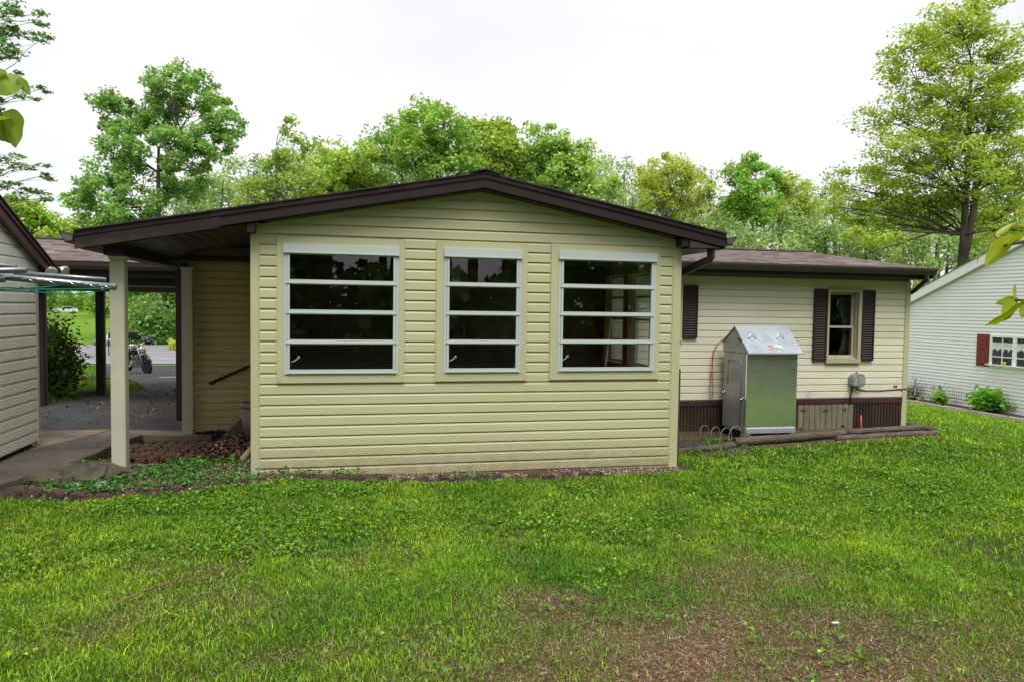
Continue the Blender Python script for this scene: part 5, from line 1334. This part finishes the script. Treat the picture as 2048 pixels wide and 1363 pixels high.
# near sprigs reaching into the frame at both sides
def sprig(name, label, stem_pts, leaves, col, trunk_foot, mt=None, heart=True):
    root = tag(empty(name, (trunk_foot[0], trunk_foot[1], gz(*trunk_foot))), label, 'sapling')
    st_ = [bearing(*p) for p in stem_pts]
    mb = MB(); foot = np.array([trunk_foot[0], trunk_foot[1], gz(*trunk_foot)-.05]); n = len(st_)
    mid_ = []
    for t in np.linspace(0, 1, 9)[:-1]:      # the stem rises, then arches over
        q = foot*(1-t)+st_[0]*t; q = q+np.array([0, 0, (st_[0][2]-foot[2])*.28*math.sin(math.pi*t**1.1)]); mid_.append(q)
    mb.tube(mid_+st_, [.013*(1-.06*k) for k in range(8)]+[.006-.0038*k/(n-1) for k in range(n)], 7); mb.build('stem', M_TWIG, root, smooth=True)
    rs = np.random.default_rng(int(abs(trunk_foot[1])*100)); cc_ = np.concatenate([mid_[k]+rs.normal(0, .05, (7, 3)) for k in range(3, 8)])
    v, q, cl_ = leaf_cloud(cc_, .075*rs.uniform(.7, 1.2, len(cc_)), np.repeat(np.array(col)[None]*.9, len(cc_), 0), .4, .8, .1, rs)
    np_mesh('foliage', v, q.ravel(), np.full(len(q), 4), L_LEAF, cl_, origin=foot, parent=root)
    for (a, b_, wd, tilt, tw) in leaves:
        p0, p1 = bearing(*a), bearing(*b_); ax = p1-p0; L = np.linalg.norm(ax); ax /= L
        side = np.cross(ax, AX_F); side /= np.linalg.norm(side); nn = np.cross(side, ax)
        side = side*math.cos(tilt)+nn*math.sin(tilt); nn = np.cross(side, ax)
        V = []; F = []; m_ = 10
        for k in range(m_+1):
            t = k/m_
            w_ = wd*L*((math.sin(math.pi*min(1, t**.62))**.8) if heart else math.sin(math.pi*t**.8)**.9)+.0006
            c = p0+ax*L*t+nn*(-.16*L*t*t+tw*L*math.sin(math.pi*t)*.1)
            for s_ in (-1, -.5, 0, .5, 1): V.append(c+side*w_*s_+nn*(.16*w_*abs(s_)*1.6+.012*L*math.sin(t*17)*abs(s_)))
        for k in range(m_):
            for i in range(4): F.append((k*5+i, k*5+i+1, k*5+i+6, k*5+i+5))
        V = np.array(V); cc = np.repeat(np.array(col)[None, :]*random.uniform(.8, 1.25), len(V), 0); cc[2::5] *= 1.35
        np_mesh('leaf', V, np.array(F).ravel(), np.full(len(F), 4), L_LEAF, cc, origin=p0, parent=root, smooth=True)
    return root
sprig('redbud_sapling', 'large heart shaped leaves close to the camera at the left edge', [(-160, 120, 1.9), (-60, 150, 1.9), (-10, 190, 1.9), (5, 235, 1.9)],
      [((2, 148, 1.9), (34, 196, 1.88), .42, .3, .5), ((38, 155, 1.9), (58, 192, 1.92), .30, .9, -.5), ((-35, 140, 1.9), (18, 152, 1.9), .3, .5, 0), ((0, 226, 1.9), (52, 300, 1.86), .27, -.3, .5), ((-20, 230, 1.9), (12, 284, 1.92), .45, .2, .3), ((14, 262, 1.93), (34, 292, 1.93), .4, .5, 0), ((-30, 222, 1.9), (24, 248, 1.88), .3, 1.0, 0)], (.20, .30, .015), (-.95, -5.75))
sprig('cherry_sapling', 'blurred oval leaves close to the camera at the right edge', [(2200, 560, 1.45), (2110, 500, 1.45), (2056, 482, 1.45), (2010, 490, 1.45), (1990, 498, 1.45)],
      [((2034, 472, 1.45), (1955, 533, 1.44), .17, .2, .3), ((2052, 470, 1.45), (2006, 488, 1.44), .2, .6, 0), ((1990, 482, 1.46), (1945, 522, 1.46), .16, 1.1, .5), ((1992, 470, 1.46), (2024, 450, 1.47), .12, .4, 0)], (.34, .42, .02), (3.35, -6.7), heart=False)
sprig('cherry_sapling', 'curved oval leaves before the white wall at the right edge', [(2200, 640, 1.40), (2120, 610, 1.4), (2060, 601, 1.4), (2030, 600, 1.4)],
      [((2050, 602, 1.4), (1956, 638, 1.38), .17, .9, -1.2), ((2036, 600, 1.4), (1998, 642, 1.39), .24, .1, .3), ((2030, 596, 1.4), (2028, 570, 1.41), .10, .2, 0), ((2075, 600, 1.4), (2034, 634, 1.4), .30, .1, .5), ((2040, 600, 1.41), (1985, 604, 1.41), .16, .4, 0)], (.27, .35, .02), (3.35, -6.62), heart=False)

# ------------------------------------------------------------------ lawn, weeds, gravel, dead leaves
def blades(n, xr, yr, h, w, thin=1.0, seed=1, bare_keep=.12):
    rs = np.random.default_rng(seed)
    x = rs.uniform(*xr, n); y = rs.uniform(*yr, n)
    b = bare(x, y); keep = lawn_ok(x, y) & (rs.random(n) > np.clip((b-.22)*1.2, 0, .92-.55*(vnoise(x, y+30, 6, 2) > .55)))
    dens = vnoise(x+50, y, 1.4, 3); keep &= rs.random(n) < np.clip(.45+1.3*(dens-.25), .15, 1)
    x, y, b, dens = x[keep], y[keep], b[keep], dens[keep]; n = len(x); z = ground_z(x, y)
    tuft = vnoise(x, y+90, 5.0, 2)
    hh = h*rs.uniform(.45, 1.3, n)*(.35+1.35*tuft**1.3)*(1-.45*b); ww = w*rs.uniform(.7, 1.3, n)
    a = rs.uniform(0, 6.283, n); la = rs.uniform(0, 6.283, n); ln = rs.uniform(.2, 1.5, n)*hh
    dx, dy = np.cos(a)*ww, np.sin(a)*ww; lx, ly = np.cos(la)*ln, np.sin(la)*ln
    v = np.empty((n, 5, 3))
    v[:, 0] = np.stack([x-dx, y-dy, z-.004], 1); v[:, 1] = np.stack([x+dx, y+dy, z-.004], 1)
    v[:, 2] = np.stack([x-dx*.8+lx*.35, y-dy*.8+ly*.35, z+hh*.6], 1); v[:, 3] = np.stack([x+dx*.8+lx*.35, y+dy*.8+ly*.35, z+hh*.6], 1)
    v[:, 4] = np.stack([x+lx, y+ly, z+hh*(.95-.25*rs.random(n))], 1)
    k = np.arange(n)[:, None]*5
    tri = np.concatenate([k+np.array([[0, 1, 3]]), k+np.array([[0, 3, 2]]), k+np.array([[2, 3, 4]])], 1).reshape(-1, 3)
    hue = np.clip(.5+1.5*(vnoise(x+13, y+7, 1.6, 4)-.5)+rs.normal(0, .12, n), 0, 1)
    c = np.array([.075, .21, .014])[None]*(1-hue[:, None])*1.3+np.array([.25, .375, .026])[None]*hue[:, None]*1.3
    c *= np.exp(rs.normal(0, .36, (n, 1)))*(.72+.56*vnoise(x+70, y+21, 2.4, 3))[:, None]
    dry = rs.random(n) < (.06+.42*b); c[dry] = np.array([.27, .19, .105])*np.exp(rs.normal(0, .3, (dry.sum(), 1)))
    c = np.repeat(c, 5, 0)
    return v.reshape(-1, 3), tri, c
parts = [blades(270000, (-2.2, 5.2), (-5.2, -2.6), .034, .0020, seed=1), blades(230000, (-3.2, 8.0), (-2.6, -.3), .036, .0029, seed=2), blades(60000, (4.2, 12), (-2.6, 2.4), .050, .0045, seed=3), blades(60000, (9, 19.6), (-2, 16), .055, .009, seed=4), blades(22000, (5, 9), (-5.2, -2.4), .05, .004, seed=5)]
V = np.concatenate([p[0] for p in parts]); off = np.cumsum([0]+[len(p[0]) for p in parts[:-1]]); T = np.concatenate([p[1]+o for p, o in zip(parts, off)]); Cg = np.concatenate([p[2] for p in parts])
tag(np_mesh('grass', V, T.ravel(), np.full(len(T), 3), L_GRASS, Cg), 'mown lawn grass with thin patches', None, None, 'stuff')
# grass along the driveway and beyond the carport
def verge(n, xr, yr, ok, h, w, col, seed):
    rs = np.random.default_rng(seed); x = rs.uniform(*xr, n); y = rs.uniform(*yr, n); k = ok(x, y); x, y = x[k], y[k]; n = len(x); z = ground_z(x, y)
    c = np.stack([x, y, z+h*.5], 1); a = rs.uniform(0, 6.28, n); v = np.empty((n, 3, 3))
    v[:, 0] = np.stack([x-np.cos(a)*w, y-np.sin(a)*w, z], 1); v[:, 1] = np.stack([x+np.cos(a)*w, y+np.sin(a)*w, z], 1); v[:, 2] = np.stack([x+rs.normal(0, h*.4, n), y+rs.normal(0, h*.4, n), z+h*rs.uniform(.5, 1.3, n)], 1)
    cc = np.repeat(np.array(col)[None]*np.exp(rs.normal(0, .25, (n, 1))), 3, 0)
    return v.reshape(-1, 3), np.arange(n*3).reshape(n, 3), cc
pv = [verge(26000, (-12, -2.9), (4.2, 15), lambda x, y: x < np.interp(y, [4.2, 4.7, 7.2, 8.6, 12.5, 14.2, 17], [-3.75, -3.62, -3.47, -3.12, -4.32, -5.0, -6.3])-.02, .09, .010, (.10, .17, .022), 9),
      verge(26000, (-30, -6.2), (16.8, 29), lambda x, y: (x < np.interp(y, [17, 23, 28], [-6.4, -8.3, -9.7])) & (y < 29+.05*-x*1.0-.3), .10, .02, (.12, .24, .03), 10)]
V = np.concatenate([p[0] for p in pv]); T = np.concatenate([pv[0][1], pv[1][1]+len(pv[0][0])]); Cg = np.concatenate([p[2] for p in pv])
tag(np_mesh('verge_grass', V, T.ravel(), np.full(len(T), 3), L_GRASS, Cg), 'bright grass beside the driveway beyond the carport', None, None, 'stuff')
# broad-leaved weeds through the lawn and in the beds
def weeds(n, xr, yr, size, thresh, col, seed, zoff=.03, ok=None, sc=1.6, ratio=.95):
    rs = np.random.default_rng(seed); x = rs.uniform(*xr, n); y = rs.uniform(*yr, n)
    k = (vnoise(x+200, y+40, sc, 3)+rs.normal(0, .09, n) > thresh) & (ok(x, y) if ok else lawn_ok(x, y)); x, y = x[k], y[k]
    # each plant is a rosette of a few leaves
    m_ = rs.integers(2, 6, len(x)); x = np.repeat(x, m_); y = np.repeat(y, m_); n = len(x); x = x+rs.normal(0, size*.8, n); y = y+rs.normal(0, size*.8, n)
    kk = (ok(x, y) if ok else lawn_ok(x, y)); x, y = x[kk], y[kk]; n = len(x)
    c = np.stack([x, y, ground_z(x, y)+zoff*rs.uniform(.5, 1.4, n)], 1)
    return round_leaves(c, size*rs.uniform(.55, 1.3, n), tone(n, np.array(col)*np.array([.31, .43, .40]), .33, (.03, .085, .012), .35, rs), 1.1, rs)
bedok = lambda x, y: (x > -1.95) & (x < 4.3) & (y > edge_y(x)) & (y < -.03) | (x > -1.75) & (x < -.1) & (y > edge_y(x)) & (y < .75) & ((x+1.5)**2/.24+(y+.06)**2/.10 > 1)
wd = [weeds(30000, (-2.2, 8.5), (-2.5, .6), .021, .60, (.20, .28, .02), 21, .036, sc=2.6), weeds(5200, (-2.2, 5.5), (-5.0, -2.4), .021, .63, (.18, .24, .022), 22, .045, sc=3.2), weeds(16000, (4.5, 16), (-1.5, 4), .026, .56, (.20, .29, .022), 23, .04, sc=2.2),
      weeds(1300, (-1.95, -.05), (-.62, .6), .034, .50, (.085, .18, .025), 24, .05, bedok), weeds(750, (-.1, 4.3), (-.62, -.04), .032, .52, (.085, .175, .025), 25, .05, bedok),
      weeds(260, (4.5, 5.8), (.55, 1.5), .035, .52, (.11, .19, .02), 26, .03, lambda x, y: (y > .6) & (y < 2.1))]
V = np.concatenate([p[0] for p in wd]); off = np.cumsum([0]+[len(p[0]) for p in wd[:-1]]); Q = np.concatenate([p[1]+o for p, o in zip(wd, off)]); Cg = np.concatenate([p[2] for p in wd])
tag(np_mesh('ground_cover', V, Q.ravel(), np.full(len(Q), 4), L_GRASS, Cg), 'broad leaved weeds spread through lawn and beds', None, None, 'stuff')
# pebbles
def pebbles(n, xr, yr, ok, size, seed, cols):
    rs = np.random.default_rng(seed); x = rs.uniform(*xr, n); y = rs.uniform(*yr, n); k = ok(x, y); x, y = x[k], y[k]; n = len(x)
    z = ground_z(x, y)+.004; s = size*rs.uniform(.5, 1.4, n)
    o6 = np.array([[1, 0, 0], [0, 1, 0], [-1, 0, 0], [0, -1, 0], [0, 0, .6], [0, 0, -.6]]); v = np.stack([x, y, z], 1)[:, None, :]+(o6[None]+rs.normal(0, .16, (n, 6, 3)))*s[:, None, None]
    f = np.array([[0, 1, 4], [1, 2, 4], [2, 3, 4], [3, 0, 4], [1, 0, 5], [2, 1, 5], [3, 2, 5], [0, 3, 5]]); tri = (np.arange(n)[:, None, None]*6+f[None]).reshape(-1, 3)
    c = np.array(cols)[rs.integers(0, len(cols), n)]*np.exp(rs.normal(0, .25, (n, 1))); return v.reshape(-1, 3), tri, np.repeat(c, 6, 0)
v, t, c = pebbles(9000, (-1.75, 4.3), (-.60, .80), lambda x, y: (y > edge_y(x)) & (((y < -.03) & (vnoise(x, y, 2, 2) > .42)) | ((x < -.1) & (y < .78) & (x > -1.70))), .011, 31, [(.34, .27, .21), (.42, .36, .30), (.25, .17, .12), (.30, .26, .22)])
tag(np_mesh('gravel', v, t.ravel(), np.full(len(t), 3), C_STONE, c), 'pale pebbles in the bed round the porch post', None, None, 'stuff')
# drifts of dead leaves
def litter(n, cx, cy, rx, ry, hgt, seed, size=.055, base=.06):
    rs = np.random.default_rng(seed); a = rs.uniform(0, 6.283, n); r_ = np.sqrt(rs.random(n)); x = cx+rx*r_*np.cos(a); y = cy+ry*r_*np.sin(a)
    z = base+hgt*np.clip(1-r_**1.6, 0, 1)*rs.random(n)**.35+.01
    k = ~((x > -.06) & (y > -.03)) & (y < 2.17); x, y, z = x[k], y[k], z[k]; n = len(x)
    cols = np.array([(.085, .05, .032), (.13, .08, .05), (.05, .03, .022), (.19, .14, .10), (.10, .05, .035)])[rs.integers(0, 5, n)]*np.exp(rs.normal(0, .3, (n, 1)))
    return leaf_cloud(np.stack([x, y, z], 1), size*rs.uniform(.6, 1.4, n), cols, .1, .6, .25, rs)
lt = [litter(2600, -.30, 1.15, .46, .55, .17, 41), litter(220, -.50, 1.0, .42, .38, .04, 42), litter(350, -.75, 2.05, .35, .14, .06, 43), litter(260, -1.25, 2.6, .3, .2, .03, 44), litter(350, -.5, .75, .6, .3, .02, 45, .04), litter(160, 5.1, 1.6, .5, .35, .02, 46, .05, -.05)]
rs = np.random.default_rng(47); n = 420; x = rs.normal(-1.9, .9, n); y = rs.uniform(2.9, 11, n); k = x > -3.3; x, y = x[k], y[k]; n = len(x)
lt.append(leaf_cloud(np.stack([x, y, ground_z(x, y)+.07], 1), .05*rs.uniform(.5, 1.4, n), np.array([(.12, .07, .04), (.20, .13, .08), (.07, .045, .03)])[rs.integers(0, 3, n)], 1.0, .6, .2, rs))
V = np.concatenate([p[0] for p in lt]); off = np.cumsum([0]+[len(p[0]) for p in lt[:-1]]); Q = np.concatenate([p[1]+o for p, o in zip(lt, off)]); Cg = np.concatenate([p[2] for p in lt])
tag(np_mesh('leaf_litter', V, Q.ravel(), np.full(len(Q), 4), C_DEAD, Cg), 'drift of brown dead leaves by the sunroom corner', None, None, 'stuff')
# straw and thatch on the bare soil
rs = np.random.default_rng(55); n = 150000; x = rs.uniform(-1.5, 5.2, n); y = rs.uniform(-5.2, -2.2, n); k = rs.random(n) < bare(x, y)*1.0; x, y = x[k], y[k]; n = len(x); z = ground_z(x, y)+rs.uniform(.002, .016, n)
a = rs.uniform(0, 6.283, n); L_ = rs.uniform(.010, .045, n); w_ = .0014; tl = rs.normal(0, .3, n)
v = np.empty((n, 3, 3)); v[:, 0] = np.stack([x-np.sin(a)*w_, y+np.cos(a)*w_, z], 1); v[:, 1] = np.stack([x+np.sin(a)*w_, y-np.cos(a)*w_, z], 1); v[:, 2] = np.stack([x+np.cos(a)*L_, y+np.sin(a)*L_, z+tl*L_], 1)
cc = np.repeat(np.array([(.30, .19, .12), (.16, .085, .055), (.45, .34, .24)])[rs.integers(0, 3, n)]*np.exp(rs.normal(0, .3, (n, 1))), 3, 0)
tag(np_mesh('thatch', v.reshape(-1, 3), np.arange(n*3), np.full(n, 3), C_DEAD, cc), 'dry straw thatch on the worn patch of lawn', None, None, 'stuff')

# ------------------------------------------------------------------ motorcycle and things down the driveway
mf_ = np.array([.62, -.78, 0.]); mp_ = bearing(296, 748, 23.2)-mf_*.72; mp_[2] = gz(mp_[0], mp_[1])+.055
moto = thing('motorcycle', mp_, 'black cruiser motorcycle leaning on its stand in the driveway', 'motorcycle')
MM = Matrix.Translation(tuple(mp_)) @ Matrix.Rotation(math.atan2(-.78, .62), 4, 'Z') @ Matrix.Rotation(R(9), 4, 'X') @ Matrix.Scale(.92, 4)
M_MOTO = mat('moto_black', (.010, .010, .012), .25, .1, 3.0, spec=.6); M_ENG = mat('engine_alloy', (.34, .34, .37), .35, .2, 20, metal=.8); M_SEAT = mat('seat_vinyl', (.02, .02, .022), .6)
def mpart(mb, name, mt, parent=None, smooth=True): mb.xf = np.array(MM); return mb.build(name, mt, parent or moto, smooth)
for xw, rw, ww in ((.78, .32, .055), (-.76, .31, .075)):
    mb = MB(); mb.lathe([(rw-.07, -ww), (rw-.015, -ww), (rw, -ww*.5), (rw, ww*.5), (rw-.015, ww), (rw-.07, ww)], (xw, 0, rw), 22, 'y'); wh = mpart(mb, 'wheel', M_RUBBER)
    mb = MB(); mb.lathe([(rw-.072, -ww*.6), (rw-.055, -ww*.7), (rw-.055, ww*.7), (rw-.072, ww*.6)], (xw, 0, rw), 22, 'y'); mpart(mb, 'rim', M_CHROME, wh)
    for k in range(8):
        a = k*math.pi/4; mb = MB(); mb.tube([(xw, 0, rw), (xw+(rw-.06)*math.cos(a), 0, rw+(rw-.06)*math.sin(a))], .012, 5); mpart(mb, 'spoke', M_CHROME, wh)
    mb = MB(); mb.tube([(xw+(rw+.035)*math.cos(a), 0, rw+(rw+.035)*math.sin(a)) for a in np.linspace(.4, 2.7, 9)], ww+.01, 6); mpart(mb, 'fender', M_MOTO)
for s in (-1, 1):
    mb = MB(); mb.tube([(.78, s*.10, .32), (.62, s*.10, .72), (.50, s*.10, 1.02)], [.030, .034, .03], 8); mpart(mb, 'fork', M_ENG)
    mb = MB(); mb.tube([(.50, 0, 1.02), (.48, s*.16, 1.06), (.38, s*.36, 1.08), (.28, s*.42, 1.04)], .016, 7); mpart(mb, 'handlebar', M_CHROME)
    mb = MB(); mb.tube([(.40, s*.34, 1.08), (.43, s*.36, 1.20)], .008, 5); mb.ball((.43, s*.38, 1.23), (.02, .06, .04), 8, 5); mpart(mb, 'mirror', M_MOTO)
    mb = MB(); mb.tube([(.10, s*.16, .45), (.0, s*.20, .28), (-.4, s*.20, .26), (-.95, s*.20, .32)], [.03, .032, .04, .045], 9); mpart(mb, 'exhaust', M_CHROME)
mb = MB(); mb.tube([(.52, 0, .86), (.60, 0, .86), (.68, 0, .86), (.70, 0, .86)], [.07, .12, .125, .12], 14); hl_ = mpart(mb, 'headlight', M_CHROME)
mb = MB(); mb.tube([(.701, 0, .86), (.712, 0, .86)], [.11, .08], 14); mpart(mb, 'lens', M_LAMPGLASS, hl_)
mb = MB(); mb.ball((.14, 0, .82), (.33, .15, .14), 12, 8); mpart(mb, 'fuel_tank', M_MOTO)
mb = MB(); mb.tube([(-.10, 0, .74), (-.3, 0, .68), (-.55, 0, .72), (-.75, 0, .80)], [.10, .14, .13, .09], 10); mpart(mb, 'seat', M_SEAT)
mb = MB(); mb.box(-.18, .30, -.14, .14, .24, .48); mpart(mb, 'engine', M_ENG, None, False)
for a in (.45, -.45):
    mb = MB(); mb.tube([(.06+a*.2, 0, .46), (.06+a*.52, 0, .72)], [.09, .085], 10); mpart(mb, 'cylinder', M_ENG)
mb = MB(); mb.tube([(.50, 0, 1.0), (.30, 0, .60), (-.1, 0, .30), (-.76, 0, .31)], .035, 7); mpart(mb, 'frame', M_MOTO)
mb = MB(); mb.tube([(-.05, .12, .28), (-.12, .30, .0)], .014, 6); mpart(mb, 'kickstand', M_MOTO)
hp = np.array(MM @ Vector((.05, -.10, 1.03)))[:3]
hc = np.array(MM @ Vector((.36, .38, 1.10)))[:3]
hel = thing('helmet', hc-np.array([0, 0, .14]), 'black motorcycle helmet resting on the handlebar', 'helmet')
mb = MB(); mb.ball(hc, (.135, .16, .145), 16, 11); mb.build('shell', M_MOTO, hel, smooth=True)
mb = MB(); mb.ball(hc+np.array([.02, -.045, -.015]), (.115, .122, .06), 14, 7); mb.build('visor', mat('smoke_visor', (.05, .05, .055), .08), hel, smooth=True)
rk = bearing(247, 700, 23.2); rg = gz(rk[0], rk[1])
rack = thing('slatted_rack', (rk[0], rk[1], rg), 'black slatted metal rack behind the white porch post near the motorcycle', 'rack')
for dx, w_ in ((-.26, .32), (.20, .36)):
    c0 = np.array([rk[0]+dx, rk[1]+.12*dx, 0]); z0, z1 = -.06+.0, .80
    zb, ztp = 1.667-(708-604)*23.2/FPX, 1.667-(664-604)*23.2/FPX
    mb = MB(); path = [c0+np.array([-w_/2, 0, zb]), c0+np.array([-w_/2, 0, ztp-.08]), c0+np.array([-w_/2+.06, 0, ztp]), c0+np.array([w_/2-.06, 0, ztp]), c0+np.array([w_/2, 0, ztp-.08]), c0+np.array([w_/2, 0, zb]), c0+np.array([-w_/2, 0, zb])]
    mb.tube(path, .016, 6); mb.build('hoop', M_BLACK, rack)
    for k in range(1, 5):
        mb = MB(); x_ = -w_/2+w_*k/5; mb.tube([c0+np.array([x_, 0, zb]), c0+np.array([x_, 0, ztp-.02])], .011, 5); mb.build('slat', M_BLACK, rack)
    mb = MB(); mb.box(c0[0]-w_/2, c0[0]+w_/2, c0[1]-.02, c0[1]+.02, ztp-.20, ztp-.02); mb.build('top_board', M_BLACK, rack, bevel=.008)
for dx in (-.08, .07):
    mb = MB(); mb.tube([(rk[0]+dx-.02, rk[1], rg), (rk[0]+dx-.02, rk[1], 1.667-(668-604)*23.2/FPX)], .018, 6); mb.build('leg', M_BLACK, rack)
mb = MB(); mb.box(rk[0]-.42, rk[0]+.38, rk[1]-.02, rk[1]+.02, 1.667-(708-604)*23.2/FPX-.015, 1.667-(708-604)*23.2/FPX+.015); mb.build('cross_bar', M_BLACK, rack)
mbx = bearing(223, 690, 47); zg = gz(mbx[0], mbx[1])
mbo = thing('mailbox', (mbx[0], mbx[1], zg), 'white mailbox on a post beside a rock across the road', 'mailbox')
mb = MB(); mb.box(mbx[0]-.05, mbx[0]+.05, mbx[1]-.05, mbx[1]+.05, zg-.1, zg+.42); mb.build('post', M_OLDWOOD, mbo)
mb = MB(); mb.prism([(mbx[0]-.22, zg+.42), (mbx[0]+.22, zg+.42), (mbx[0]+.22, zg+.70), (mbx[0]+.12, zg+.86), (mbx[0]-.12, zg+.86), (mbx[0]-.22, zg+.70)], 'y', mbx[1]-.25, mbx[1]+.25); mb.build('box', M_CARWHITE, mbo)
b = bearing(208, 692, 47.5); stone((b[0], b[1], gz(b[0], b[1])+.15), (.62, .5, .5), mat('grey_rock', (.20, .18, .17), .9, .3, 3, .6, 6), 'boulder', 'grey rock beside the mailbox across the road', 'boulder', 15)
# edging sleeper and small stake in the verge
b = bearing(186, 789, 13.6); mb = MB(); z_ = gz(b[0], b[1]); mb.tube([(b[0]-.55, b[1]-.25, z_+.03), (b[0]+.05, b[1]+.1, z_+.07)], .05, 8); tag(mb.build('edging_log', M_LOG), 'short dark log in the verge by the carport post', 'log')
b = bearing(182, 745, 20); z_ = gz(b[0], b[1]); mb = MB(); mb.box(b[0]-.02, b[0]+.02, b[1]-.02, b[1]+.02, z_-.05, z_+.2); tag(mb.build('garden_stake', M_OLDWOOD), 'small wooden stake in the grass beyond the carport', 'stake')
# white car far off
cp = bearing(130, 632, 150); cp[2] = gz(cp[0], cp[1]); 
car = thing('parked_car', cp, 'white car parked far off under the trees', 'car')
CM = Matrix.Translation(tuple(cp)) @ Matrix.Rotation(R(215), 4, 'Z')
def cpart(mb, name, mt, parent=None, smooth=False, bevel=0): mb.xf = np.array(CM); return mb.build(name, mt, parent or car, smooth, bevel)
mb = MB(); mb.prism([(-2.2, .35), (2.15, .35), (2.25, .60), (2.05, .85), (1.0, .98), (.45, 1.42), (-.9, 1.48), (-1.8, 1.05), (-2.2, .95)], 'y', -.86, .86); body = cpart(mb, 'body', M_CARWHITE, bevel=.06)
mb = MB(); mb.prism([(.93, 1.0), (.42, 1.38), (-.85, 1.42), (-1.6, 1.05)], 'y', -.875, .875); cpart(mb, 'side_window', M_BLACK)
mb = MB(); mb.add([(1.03, -.72, 1.0), (1.03, .72, 1.0), (.50, .62, 1.41), (.50, -.62, 1.41), (.98, -.72, .99), (.98, .72, .99), (.45, .62, 1.40), (.45, -.62, 1.40)], [(0, 1, 2, 3), (7, 6, 5, 4), (0, 4, 5, 1), (1, 5, 6, 2), (2, 6, 7, 3), (3, 7, 4, 0)]); cpart(mb, 'windscreen', M_BLACK)
mb = MB(); mb.box(2.2, 2.29, -.5, .5, .5, .72); cpart(mb, 'grille', M_BLACK)
for s in (-1, 1):
    mb = MB(); mb.box(2.08, 2.24, s*.68-.14, s*.68+.14, .66, .80); cpart(mb, 'headlight', M_CHROME)
    for xw in (1.38, -1.38):
        mb = MB(); mb.lathe([(.18, -.11), (.34, -.11), (.35, 0), (.34, .11), (.18, .11)], (xw, s*.80, .34), 18, 'y'); wh = cpart(mb, 'wheel', M_RUBBER)
        mb = MB(); mb.lathe([(.02, -.115), (.2, -.115), (.2, .115), (.02, .115)], (xw, s*.80, .34), 12, 'y'); cpart(mb, 'rim', M_CHROME, wh)
